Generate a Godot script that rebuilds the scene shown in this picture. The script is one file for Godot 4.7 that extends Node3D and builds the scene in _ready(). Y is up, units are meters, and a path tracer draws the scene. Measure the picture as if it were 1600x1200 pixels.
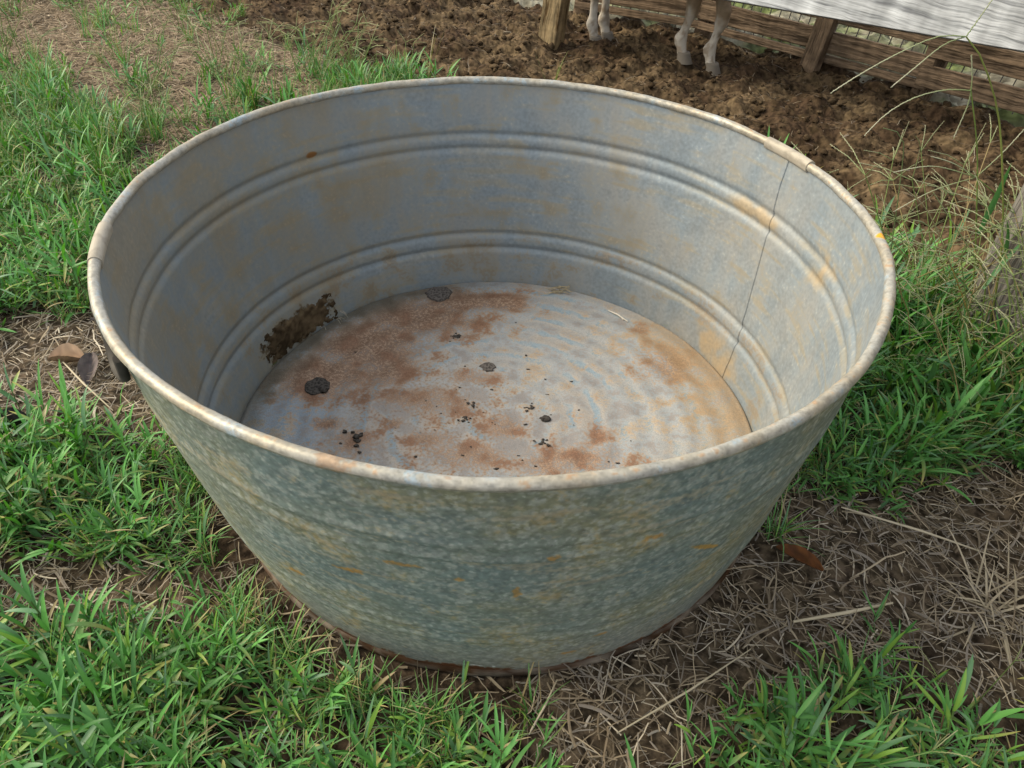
extends Node3D
# A round galvanised tub on rough grass beside an animal pen.

var rng := RandomNumberGenerator.new()
var n_big := FastNoiseLite.new()
var n_mid := FastNoiseLite.new()
var n_fine := FastNoiseLite.new()
var n_cell := FastNoiseLite.new()
var n_spot := FastNoiseLite.new()
var used := {}
var M := {}

# ------------------------------------------------------------------ setup
func _ready() -> void:
	# camera
	var cam := Camera3D.new()
	cam.name = "camera"
	cam.fov = 55.11
	cam.near = 0.05
	cam.far = 400.0
	var fw := Vector3(0.00622224, -0.65130276, -0.75879246)
	var rt := Vector3(0.99931973, 0.03163354, -0.01895776)
	var up := Vector3(-0.03635053, 0.75815832, -0.65105653)
	cam.transform = Transform3D(Basis(rt, up, -fw), Vector3(0.0232, 1.082, 1.0823))
	add_child(cam)
	# sky, exposure
	var sky_mat := ProceduralSkyMaterial.new()
	sky_mat.sky_top_color = Color(0.77, 0.79, 0.82)
	sky_mat.sky_horizon_color = Color(0.88, 0.88, 0.87)
	sky_mat.sky_curve = 0.2
	sky_mat.ground_bottom_color = Color(0.3, 0.28, 0.25)
	sky_mat.ground_horizon_color = Color(0.5, 0.5, 0.48)
	sky_mat.sun_angle_max = 0.0
	var env := Environment.new()
	env.background_mode = Environment.BG_SKY
	env.sky = Sky.new()
	env.sky.sky_material = sky_mat
	env.background_energy_multiplier = 0.60
	env.tonemap_mode = Environment.TONE_MAPPER_LINEAR
	env.tonemap_exposure = 3.5
	env.sdfgi_enabled = true
	env.ssao_enabled = true
	env.ssil_enabled = true
	var we := WorldEnvironment.new()
	we.name = "world"
	we.environment = env
	add_child(we)
	# soft sun through thin cloud, from the left and a little behind the tub
	var sun := DirectionalLight3D.new()
	sun.name = "sun"
	sun.light_energy = 0.5
	sun.light_color = Color(1.0, 0.95, 0.86)
	sun.light_angular_distance = 38.0
	sun.shadow_enabled = true
	sun.transform = Transform3D(Basis.looking_at(Vector3(0.86, -0.70, 0.16).normalized(), Vector3.UP), Vector3(0, 5, 0))
	add_child(sun)

	seed_noise()
	build_masks()
	build_materials()
	build_ground()
	build_tub()
	build_pen()
	build_added_barn()
	build_pony()
	build_clods()
	build_litter()
	build_grass()
	build_tub_debris()
	build_yard_debris()
	build_seed_stalks()


func seed_noise() -> void:
	rng.seed = 20240611
	for a in [[n_big, 11, 1.6], [n_mid, 23, 9.0], [n_fine, 37, 60.0]]:
		var n: FastNoiseLite = a[0]
		n.noise_type = FastNoiseLite.TYPE_SIMPLEX_SMOOTH
		n.seed = a[1]
		n.frequency = a[2]
		n.fractal_type = FastNoiseLite.FRACTAL_FBM
		n.fractal_octaves = 3
	n_spot.noise_type = FastNoiseLite.TYPE_CELLULAR
	n_spot.seed = 91
	n_spot.frequency = 60.0
	n_spot.cellular_return_type = FastNoiseLite.RETURN_DISTANCE
	n_spot.fractal_type = FastNoiseLite.FRACTAL_NONE
	n_cell.noise_type = FastNoiseLite.TYPE_CELLULAR
	n_cell.seed = 5
	n_cell.frequency = 70.0
	n_cell.cellular_return_type = FastNoiseLite.RETURN_CELL_VALUE
	n_cell.fractal_type = FastNoiseLite.FRACTAL_NONE
	n_cell.domain_warp_enabled = true
	n_cell.domain_warp_frequency = 60.0
	n_cell.domain_warp_amplitude = 0.004


# ------------------------------------------------------------------ naming
func numbered(called: String) -> String:
	if not used.has(called):
		used[called] = 0
		return called
	used[called] += 1
	return "%s_%03d" % [called, used[called]]


func tag(o: Node3D, label: String, category: String, group := "") -> Node3D:
	o.set_meta("label", label)
	o.set_meta("category", category)
	if group:
		o.set_meta("group", group)
	return o


func thing(called: String, label: String, category: String, at := Vector3.ZERO, turn := 0.0, group := "") -> Node3D:
	var o := Node3D.new()
	o.name = numbered(called)
	add_child(o)
	o.position = at
	o.rotation.y = turn
	return tag(o, label, category, group)


func part(called: String, mesh: Mesh, mat: Material, parent: Node) -> MeshInstance3D:
	var o := MeshInstance3D.new()
	o.name = numbered(called) if parent == self else called
	o.mesh = mesh
	if mat:
		o.material_override = mat
	parent.add_child(o, true)
	return o


func copies(called: String, mesh: Mesh, mat: Material, places: Array, colors: Array, parent: Node) -> void:
	var mm := MultiMesh.new()
	mm.transform_format = MultiMesh.TRANSFORM_3D
	mm.use_colors = true
	mm.mesh = mesh
	mm.instance_count = places.size()
	for i in places.size():
		mm.set_instance_transform(i, places[i])
		mm.set_instance_color(i, colors[i])
	var o := MultiMeshInstance3D.new()
	o.name = called
	o.multimesh = mm
	o.material_override = mat
	o.set_meta("kind", "stuff")
	parent.add_child(o, true)


# ------------------------------------------------------------------ mesh helpers
class Soup:
	var v := PackedVector3Array()
	var n := PackedVector3Array()
	var c := PackedColorArray()
	var uv := PackedVector2Array()
	var ix := PackedInt32Array()
	func add(p: Vector3, nn: Vector3, col := Color.WHITE, t := Vector2.ZERO) -> int:
		v.append(p); n.append(nn); c.append(col); uv.append(t)
		return v.size() - 1
	func tri(a: int, b: int, d: int) -> void:   # wound clockwise seen from the side the normals point to
		if (v[b] - v[a]).cross(v[d] - v[a]).dot(n[a] + n[b] + n[d]) > 0.0:
			ix.append(a); ix.append(d); ix.append(b)
		else:
			ix.append(a); ix.append(b); ix.append(d)
	func quad(a: int, b: int, d: int, e: int) -> void:
		tri(a, b, d); tri(a, d, e)
	func surface_to(m: ArrayMesh) -> void:
		var arr := []
		arr.resize(Mesh.ARRAY_MAX)
		arr[Mesh.ARRAY_VERTEX] = v
		arr[Mesh.ARRAY_NORMAL] = n
		arr[Mesh.ARRAY_COLOR] = c
		arr[Mesh.ARRAY_TEX_UV] = uv
		arr[Mesh.ARRAY_INDEX] = ix
		m.add_surface_from_arrays(Mesh.PRIMITIVE_TRIANGLES, arr)
	func mesh() -> ArrayMesh:
		var m := ArrayMesh.new()
		surface_to(m)
		return m


# a grid of points, nu round (closed) or across, nv along; normals from neighbours
func grid(s: Soup, nu: int, nv: int, at: Callable, closed: bool, sgn: float, uvs := true) -> void:
	var first := s.v.size()
	var p := PackedVector3Array()
	for j in nv + 1:
		for i in nu + 1:
			p.append(at.call(float(i) / nu, float(j) / nv))
	for j in nv + 1:
		for i in nu + 1:
			var il := i - 1
			var ir := i + 1
			if closed:
				il = (i - 1 + nu) % nu
				ir = (i + 1) % nu
			else:
				il = maxi(il, 0)
				ir = mini(ir, nu)
			var du := p[j * (nu + 1) + ir] - p[j * (nu + 1) + il]
			var dv := p[mini(j + 1, nv) * (nu + 1) + i] - p[maxi(j - 1, 0) * (nu + 1) + i]
			s.add(p[j * (nu + 1) + i], du.cross(dv).normalized() * sgn, Color.WHITE, Vector2(float(i) / nu, float(j) / nv))
	for j in nv:
		for i in nu:
			var a := first + j * (nu + 1) + i
			s.quad(a, a + 1, a + nu + 2, a + nu + 1)


func tube(s: Soup, pts: Array, radii: Array, sides: int, cols: Array, capped := true) -> void:
	var first := s.v.size()
	var k := pts.size()
	var side := Vector3.ZERO
	for i in k:
		var d: Vector3 = (pts[mini(i + 1, k - 1)] - pts[maxi(i - 1, 0)]).normalized()
		if side == Vector3.ZERO:
			side = d.cross(Vector3.UP if absf(d.y) < 0.9 else Vector3.RIGHT).normalized()
		side = (side - d * side.dot(d)).normalized()
		var other := d.cross(side)
		for q in sides + 1:
			var a := TAU * q / sides
			var nn := side * cos(a) + other * sin(a)
			s.add(pts[i] + nn * radii[i], nn, cols[i], Vector2(float(q) / sides, float(i) / (k - 1)))
	for i in k - 1:
		for q in sides:
			var a := first + i * (sides + 1) + q
			s.quad(a, a + 1, a + sides + 2, a + sides + 1)
	if capped:
		for e in [0, k - 1]:
			var d2: Vector3 = (pts[1] - pts[0]).normalized() * -1.0 if e == 0 else (pts[k - 1] - pts[k - 2]).normalized()
			var cc := s.add(pts[e], d2, cols[e], Vector2(0.5, float(e) / (k - 1)))
			var ring := []
			for q in sides + 1:
				ring.append(s.add(s.v[first + e * (sides + 1) + q], d2, cols[e], s.uv[first + e * (sides + 1) + q]))
			for q in sides:
				s.tri(cc, ring[q], ring[q + 1])


# a box with bevelled edges, its grain along the longest side
func plank(size: Vector3, bev: float, uvs: float, seed_u := 0.0, tilt := 0.0) -> ArrayMesh:
	var s := Soup.new()
	var h := size / 2.0
	var lng := 0
	if size.y > size.x and size.y >= size.z:
		lng = 1
	elif size.z > size.x and size.z > size.y:
		lng = 2
	var idx := {}
	for sx in [-1, 1]:
		for sy in [-1, 1]:
			for sz in [-1, 1]:
				for ax in 3:
					var sg := Vector3(sx, sy, sz)
					var p := sg * h
					for b in 3:
						if b != ax:
							p[b] -= sg[b] * bev
					var nn := Vector3.ZERO
					nn[ax] = sg[ax]
					var l := p[lng]
					var w := p[(lng + 1) % 3] if ax != (lng + 1) % 3 else p[(lng + 2) % 3]
					if ax == lng:
						l = p[(lng + 1) % 3]
						w = p[(lng + 2) % 3]
					var uvp := Vector2(l, w).rotated(tilt) * uvs + Vector2(seed_u, seed_u * 1.7)
					idx[[sx, sy, sz, ax]] = s.add(p, nn, Color.WHITE, uvp)
	for ax in 3:
		var b := (ax + 1) % 3
		var d := (ax + 2) % 3
		for sa in [-1, 1]:
			var q := []
			for bd in [[-1, -1], [1, -1], [1, 1], [-1, 1]]:
				var sg := [0, 0, 0]
				sg[ax] = sa; sg[b] = bd[0]; sg[d] = bd[1]
				q.append(idx[[sg[0], sg[1], sg[2], ax]])
			s.quad(q[0], q[1], q[2], q[3])
		# bevels along axis ax
		for sb in [-1, 1]:
			for sd in [-1, 1]:
				var q2 := []
				for e in [[-1, b], [1, b], [1, d], [-1, d]]:
					var sg := [0, 0, 0]
					sg[ax] = e[0]; sg[b] = sb; sg[d] = sd
					q2.append(idx[[sg[0], sg[1], sg[2], e[1]]])
				s.quad(q2[0], q2[1], q2[2], q2[3])
	for sx in [-1, 1]:
		for sy in [-1, 1]:
			for sz in [-1, 1]:
				s.tri(idx[[sx, sy, sz, 0]], idx[[sx, sy, sz, 1]], idx[[sx, sy, sz, 2]])
	return s.mesh()


# a lumpy pebble of about radius 1
func lump(seed_at: float, rough: float, rings := 7, sides := 9) -> ArrayMesh:
	var s := Soup.new()
	var at := func(u: float, v: float) -> Vector3:
		var a := u * TAU
		var b := (v - 0.5) * PI
		var p := Vector3(cos(a) * cos(b), sin(b), sin(a) * cos(b))
		return p * (1.0 + rough * 1.6 * n_big.get_noise_3d(p.x * 0.55 + seed_at, p.y * 0.55, p.z * 0.55) + rough * 0.6 * n_mid.get_noise_3d(p.x * 0.3 + seed_at, p.y * 0.3, p.z * 0.3))
	grid(s, sides, rings, at, true, 1.0)
	for i in s.v.size():
		if s.n[i].dot(s.v[i]) < 0.0:
			s.n[i] = -s.n[i]
		if s.n[i].length() < 0.5:
			s.n[i] = s.v[i].normalized()
	rewind(s)
	return s.mesh()


# ------------------------------------------------------------------ where things grow
const MW := 170
const MH := 130
var pen_mask := PackedFloat32Array()
var green_mask := PackedFloat32Array()
var thatch_mask := PackedFloat32Array()
var hay_mask := PackedFloat32Array()
const PEN := [Vector2(-2.6, -3.75), Vector2(-1.95, -3.36), Vector2(-1.30, -2.78), Vector2(-0.70, -2.30), Vector2(-0.38, -2.05), Vector2(0.3, -1.55), Vector2(0.85, -1.15), Vector2(1.02, -0.72), Vector2(1.14, -0.42), Vector2(1.5, -0.25), Vector2(9, -0.2), Vector2(9, -9), Vector2(-2.0, -9)]
const BARE := [
	[Vector2(-1.3, -0.32), Vector2(-1.02, -0.40), Vector2(-0.80, -0.38), Vector2(-0.62, -0.12), Vector2(-0.64, 0.03), Vector2(-0.86, 0.07), Vector2(-1.2, 0.06)],
	[Vector2(-0.77, 0.33), Vector2(-0.52, 0.31), Vector2(-0.49, 0.42), Vector2(-0.57, 0.48), Vector2(-0.74, 0.44)],
	[Vector2(0.45, 0.22), Vector2(0.62, 0.10), Vector2(0.85, 0.06), Vector2(1.3, 0.0), Vector2(1.15, 0.50), Vector2(0.86, 0.50), Vector2(0.66, 0.45), Vector2(0.46, 0.50), Vector2(0.33, 0.60), Vector2(0.20, 0.68), Vector2(0.04, 0.62), Vector2(0.06, 0.45)],
]
const HAY := [Vector2(-3.6, -3.2), Vector2(-1.3, -3.3), Vector2(-0.62, -2.22), Vector2(-0.75, -1.85), Vector2(-0.9, -1.3), Vector2(-1.12, -1.12), Vector2(-1.45, -1.6), Vector2(-2.1, -2.0), Vector2(-3.6, -2.2)]
const TUSSOCKS := [[-1.55, -2.6, 0.10], [-2.0, -2.75, 0.12], [-1.45, -1.85, 0.10], [-0.98, -1.55, 0.08], [-1.92, -1.98, 0.17], [-1.20, -2.16, 0.13], [-1.03, -1.80, 0.14], [-0.72, -2.18, 0.12], [-0.58, -2.12, 0.10], [-1.76, -3.0, 0.12], [-2.5, -2.35, 0.25], [-0.95, -2.05, 0.06], [-2.2, -2.2, 0.16], [-0.88, -2.22, 0.1], [-1.32, -1.5, 0.12]]


func build_masks() -> void:
	for a in [pen_mask, green_mask, thatch_mask, hay_mask]:
		a.resize(MW * MH)
	var pen := PackedVector2Array(PEN)
	var hay := PackedVector2Array(HAY)
	var bare := []
	for b in BARE:
		bare.append(PackedVector2Array(b))
	for j in MH:
		for i in MW:
			var p := Vector2(-4.2 + i * 0.05, -4.8 + j * 0.05)
			var w := p + Vector2(n_mid.get_noise_2d(p.x * 0.4, p.y * 0.4), n_mid.get_noise_2d(p.x * 0.4 + 40.0, p.y * 0.4)) * 0.16
			var at := j * MW + i
			var wb := p.lerp(w, 0.45)
			var inpen := Geometry2D.is_point_in_polygon(w, pen)
			var inhay := Geometry2D.is_point_in_polygon(w, hay) and not inpen
			var th := 0.0
			for b in bare:
				if Geometry2D.is_point_in_polygon(wb, b):
					th = 1.0
			pen_mask[at] = 1.0 if inpen else 0.0
			thatch_mask[at] = th
			hay_mask[at] = 1.0 if inhay else 0.0
			var g := 0.0 if inpen else (0.27 if inhay else (1.0 - 0.93 * th))
			for t in TUSSOCKS:
				var d := w.distance_to(Vector2(t[0], t[1])) / float(t[2])
				if d < 1.0:
					g = maxf(g, 1.2 * (1.0 - d * d))
			green_mask[at] = g
	pen_mask = blurred(pen_mask)
	hay_mask = blurred(hay_mask)


func blurred(a: PackedFloat32Array) -> PackedFloat32Array:
	var b := a.duplicate()
	for j in range(1, MH - 1):
		for i in range(1, MW - 1):
			var t := 0.0
			for y in [-1, 0, 1]:
				for x in [-1, 0, 1]:
					t += a[(j + y) * MW + i + x]
			b[j * MW + i] = t / 9.0
	return b


func look(a: PackedFloat32Array, x: float, z: float) -> float:
	var fx := clampf((x + 4.2) / 0.05, 0.0, MW - 1.001)
	var fz := clampf((z + 4.8) / 0.05, 0.0, MH - 1.001)
	var i := int(fx)
	var j := int(fz)
	var u := fx - i
	var v := fz - j
	var k := j * MW + i
	return lerpf(lerpf(a[k], a[k + 1], u), lerpf(a[k + MW], a[k + MW + 1], u), v)


func height(x: float, z: float) -> float:
	var pen := look(pen_mask, x, z)
	var r := sqrt(x * x + z * z)
	var flat := smoothstep(0.5, 0.62, r)
	var y := 0.012 * n_big.get_noise_2d(x, z) + 0.010 * n_mid.get_noise_2d(x, z) + 0.004 * n_fine.get_noise_2d(x * 0.5, z * 0.5)
	if pen > 0.0:
		var rough := 0.050 * n_mid.get_noise_2d(x * 0.45 + 7.0, z * 0.45) + 0.014 * absf(n_mid.get_noise_2d(x * 1.3, z * 1.3 + 3.0)) + 0.009 * n_fine.get_noise_2d(x * 0.55, z * 0.55)
		var hoofd := n_spot.get_noise_2d(x * 0.13 + 0.02 * n_mid.get_noise_2d(x, z), z * 0.13) + 1.0
		y += pen * (rough - 0.004 - 0.026 * smoothstep(0.42, 0.12, hoofd))
	return y * flat - 0.004


# ------------------------------------------------------------------ materials
func noise_image(px: int, octaves: int, freq: float, lo: float, hi: float, sd: int) -> ImageTexture:
	var n := FastNoiseLite.new()
	n.seed = sd
	n.noise_type = FastNoiseLite.TYPE_SIMPLEX
	n.frequency = freq
	n.fractal_octaves = octaves
	var im := n.get_seamless_image(px, px)
	im.convert(Image.FORMAT_L8)
	var data := im.get_data()
	for i in data.size():
		data[i] = int(clampf(lerpf(lo, hi, data[i] / 255.0), 0.0, 1.0) * 255.0)
	return ImageTexture.create_from_image(Image.create_from_data(px, px, false, Image.FORMAT_L8, data))


func wood_image(a: Color, b: Color, crack: Color, sd: int, ridges: float) -> Array:
	var px := 512
	var n := FastNoiseLite.new()
	n.seed = sd
	n.frequency = 1.0
	n.fractal_octaves = 3
	var im := Image.create(px, px, false, Image.FORMAT_RGB8)
	var hm := Image.create(px, px, false, Image.FORMAT_L8)
	for j in px:
		for i in px:
			var u := float(i) / px
			var v := float(j) / px
			var au := u * TAU
			var wob := 0.010 * n.get_noise_3d(cos(au) * 0.7, sin(au) * 0.7, v * 3.0)
			var g := n.get_noise_3d(cos(au) * 0.16 + 9.0, sin(au) * 0.16, (v + wob) * ridges)
			var f := n.get_noise_3d(cos(au) * 0.8, sin(au) * 0.8 + 4.0, (v + wob) * ridges * 4.0)
			var blot := n.get_noise_3d(cos(au) * 1.2, sin(au) * 1.2 - 7.0, v * 4.0)
			var t := clampf(0.5 + 0.9 * g + 0.28 * f, 0.0, 1.0)
			var c := a.lerp(b, t)
			c = c.lerp(crack, smoothstep(0.22, 0.6, -g - 0.4 * f) * 0.7)
			c = c * (1.0 + 0.22 * blot)
			im.set_pixel(i, j, c)
			hm.set_pixel(i, j, Color(t, t, t))
	return [ImageTexture.create_from_image(im), ImageTexture.create_from_image(hm)]


func flat_mat(c: Color, rough := 0.9) -> StandardMaterial3D:
	var m := StandardMaterial3D.new()
	m.albedo_color = c.linear_to_srgb()
	m.roughness = rough
	m.metallic_specular = 0.3
	return m


func build_materials() -> void:
	var grain := noise_image(512, 5, 0.02, 0.35, 1.25, 3)
	var soil_bump := noise_image(512, 5, 0.025, 0.0, 1.0, 8)
	for k in ["soil", "pen", "far"]:
		var m := StandardMaterial3D.new()
		m.vertex_color_use_as_albedo = true
		m.albedo_texture = grain
		m.uv1_triplanar = true
		m.uv1_world_triplanar = true
		m.uv1_scale = Vector3.ONE * (3.1 if k != "far" else 0.9)
		m.heightmap_enabled = true
		m.heightmap_texture = soil_bump
		m.heightmap_scale = 0.35 if k == "pen" else 0.4
		m.roughness = 0.95
		m.metallic_specular = 0.2
		M[k] = m
	for k in ["leaf", "straw", "clod"]:
		var m := StandardMaterial3D.new()
		m.vertex_color_use_as_albedo = true
		m.roughness = {"leaf": 0.42, "straw": 0.7, "clod": 0.95}[k]
		m.metallic_specular = {"leaf": 0.42, "straw": 0.35, "clod": 0.15}[k]
		if k == "leaf":
			m.backlight_enabled = true
			m.backlight = Color(0.62, 0.72, 0.30)
		M[k] = m
	M.clod.uv1_triplanar = true
	M.clod.uv1_scale = Vector3.ONE * 0.9
	M.clod.heightmap_enabled = true
	M.clod.heightmap_texture = soil_bump
	M.clod.heightmap_scale = 0.12
	M.clod.albedo_texture = grain
	for w in [["grey_wood", Color(0.62, 0.635, 0.65), Color(0.73, 0.745, 0.76), Color(0.44, 0.45, 0.47), 5, 20.0], ["brown_wood", Color(0.43, 0.37, 0.31), Color(0.53, 0.455, 0.375), Color(0.27, 0.225, 0.18), 6, 14.0], ["post_wood", Color(0.47, 0.41, 0.31), Color(0.58, 0.51, 0.39), Color(0.25, 0.18, 0.10), 7, 10.0], ["old_wood", Color(0.44, 0.42, 0.40), Color(0.57, 0.555, 0.53), Color(0.24, 0.22, 0.21), 9, 22.0]]:
		var t := wood_image(w[1], w[2], w[3], w[4], w[5])
		var m := StandardMaterial3D.new()
		m.albedo_texture = t[0]
		m.heightmap_enabled = true
		m.heightmap_texture = t[1]
		m.heightmap_scale = 0.5
		m.roughness = 0.85
		m.metallic_specular = 0.25
		M[w[0]] = m
	M.wire = flat_mat(Color(0.22, 0.21, 0.2), 0.6)
	M.hoof = flat_mat(Color(0.17, 0.15, 0.125), 0.8)
	M.fur = StandardMaterial3D.new()
	M.fur.vertex_color_use_as_albedo = true
	M.fur.roughness = 0.8
	M.fur.metallic_specular = 0.2
	M.black_mud = flat_mat(Color(0.075, 0.067, 0.060), 0.9)
	M.grey_mud = flat_mat(Color(0.13, 0.115, 0.105), 0.9)
	for k in ["black_mud", "grey_mud"]:
		M[k].albedo_texture = noise_image(256, 5, 0.03, 0.3, 1.5, 71)
		M[k].uv1_triplanar = true
		M[k].uv1_world_triplanar = true
		M[k].uv1_scale = Vector3.ONE * 14.0


# ------------------------------------------------------------------ ground
func axis(lo: float, hi: float, step: float) -> PackedFloat32Array:
	var a := PackedFloat32Array()
	var before := []
	var s := step
	var x := lo
	while x > -70.0:
		s *= 1.22
		x -= s
		before.push_front(x)
	for b in before:
		a.append(b)
	x = lo
	while x < hi:
		a.append(x)
		x += step
	s = step
	while x < 70.0:
		a.append(x)
		s *= 1.22
		x += s
	return a


# where the pale field beyond the pen begins
func beyond(x: float, z: float) -> bool:
	if x > 0.98:
		return z < -3.06 + (x - 0.98) * 1.0 - 0.06
	return z < -3.06 + (x - 0.98) * 0.46 - 0.06


func build_ground() -> void:
	var xs := axis(-2.9, 2.6, 0.017)
	var zs := axis(-3.9, 0.95, 0.017)
	var nx := xs.size()
	var nz := zs.size()
	var v := PackedVector3Array()
	var c := PackedColorArray()
	var n := PackedVector3Array()
	v.resize(nx * nz); c.resize(nx * nz); n.resize(nx * nz)
	for j in nz:
		for i in nx:
			var x := xs[i]
			var z := zs[j]
			var k := j * nx + i
			v[k] = Vector3(x, height(x, z), z)
			var pen := look(pen_mask, x, z)
			var hay := look(hay_mask, x, z)
			var th := look(thatch_mask, x, z)
			var m := n_mid.get_noise_2d(x * 1.7, z * 1.7)
			var b := n_big.get_noise_2d(x * 1.3, z * 1.3 + 20.0)
			var col := Color(0.068, 0.050, 0.035)
			col = col.lerp(Color(0.20, 0.155, 0.105), clampf(th * 0.55 + hay * 0.95 + 0.5 * m, 0.0, 1.0))
			var soil := Color(0.080, 0.054, 0.032).lerp(Color(0.165, 0.118, 0.070), clampf(0.45 + 1.4 * b + 0.9 * m, 0.0, 1.0))
			soil = soil.lerp(Color(0.045, 0.031, 0.019), smoothstep(0.15, 0.55, n_mid.get_noise_2d(x * 0.7 + 5.0, z * 0.7)) * 0.6)
			col = col.lerp(soil, pen)
			if beyond(x, z):
				col = Color(0.34, 0.32, 0.25).lerp(Color(0.20, 0.25, 0.10), clampf(0.3 + 1.5 * b, 0.0, 1.0))
			c[k] = col
	for j in nz:
		for i in nx:
			var il := maxi(i - 1, 0)
			var ir := mini(i + 1, nx - 1)
			var jl := maxi(j - 1, 0)
			var jr := mini(j + 1, nz - 1)
			var du := v[j * nx + ir] - v[j * nx + il]
			var dv := v[jr * nx + i] - v[jl * nx + i]
			n[j * nx + i] = dv.cross(du).normalized()
	var parts := [PackedInt32Array(), PackedInt32Array(), PackedInt32Array()]
	for j in nz - 1:
		for i in nx - 1:
			var a := j * nx + i
			var x := xs[i] + 0.008
			var z := zs[j] + 0.008
			var w := 2 if beyond(x, z) else (1 if look(pen_mask, x, z) > 0.5 else 0)
			parts[w].append_array(PackedInt32Array([a, a + 1, a + nx + 1, a, a + nx + 1, a + nx]))
	var names := ["yard_ground", "pen_soil", "field"]
	var labels := ["trodden yard ground under grass and dead straw", "churned dark brown soil of the animal pen", "dry grassy field beyond the back fence"]
	for w in 3:
		var s := Soup.new()
		var seen := {}
		for q in parts[w]:
			if not seen.has(q):
				seen[q] = s.add(v[q], n[q], c[q])
			s.ix.append(seen[q])
		var o := part(names[w], s.mesh(), M[["soil", "pen", "far"][w]], self)
		o.set_meta("kind", "structure")
		o.set_meta("label", labels[w])


# ------------------------------------------------------------------ the tub
const RIM := 0.6
const TOP := 0.529
const FLOOR := 0.056


func tub_r(h: float, a: float, rib := 0.0046) -> float:
	var r := lerpf(0.510, 0.5935, h / TOP) + (0.009 - 0.005 * cos(a)) * sin(PI * h / TOP)
	for b in [0.412, 0.380, 0.176, 0.140]:
		r += rib * exp(-pow((h - b) / 0.0068, 2.0))
	var dent := n_big.get_noise_3d(cos(a) * 0.9, h * 1.2, sin(a) * 0.9)
	return r + dent * 0.004 * smoothstep(0.0, 0.2, h)


# the tub has settled a little askew: its foot sits about a centimetre to the right of its rim
func askew(h: float) -> Vector3:
	return Vector3(0.010 * (1.0 - h / TOP), 0, 0)


# lap seams, angles in radians by height
func seam_angle(h: float) -> float:
	return deg_to_rad(-19.0 - 5.7 * smoothstep(0.05, 0.53, h) + 0.15 * n_mid.get_noise_1d(h * 1.4))


func blob(p: Vector2, c: Vector2, r: Vector2) -> float:
	var d := (p - c) / r
	return exp(-d.length_squared())


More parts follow.
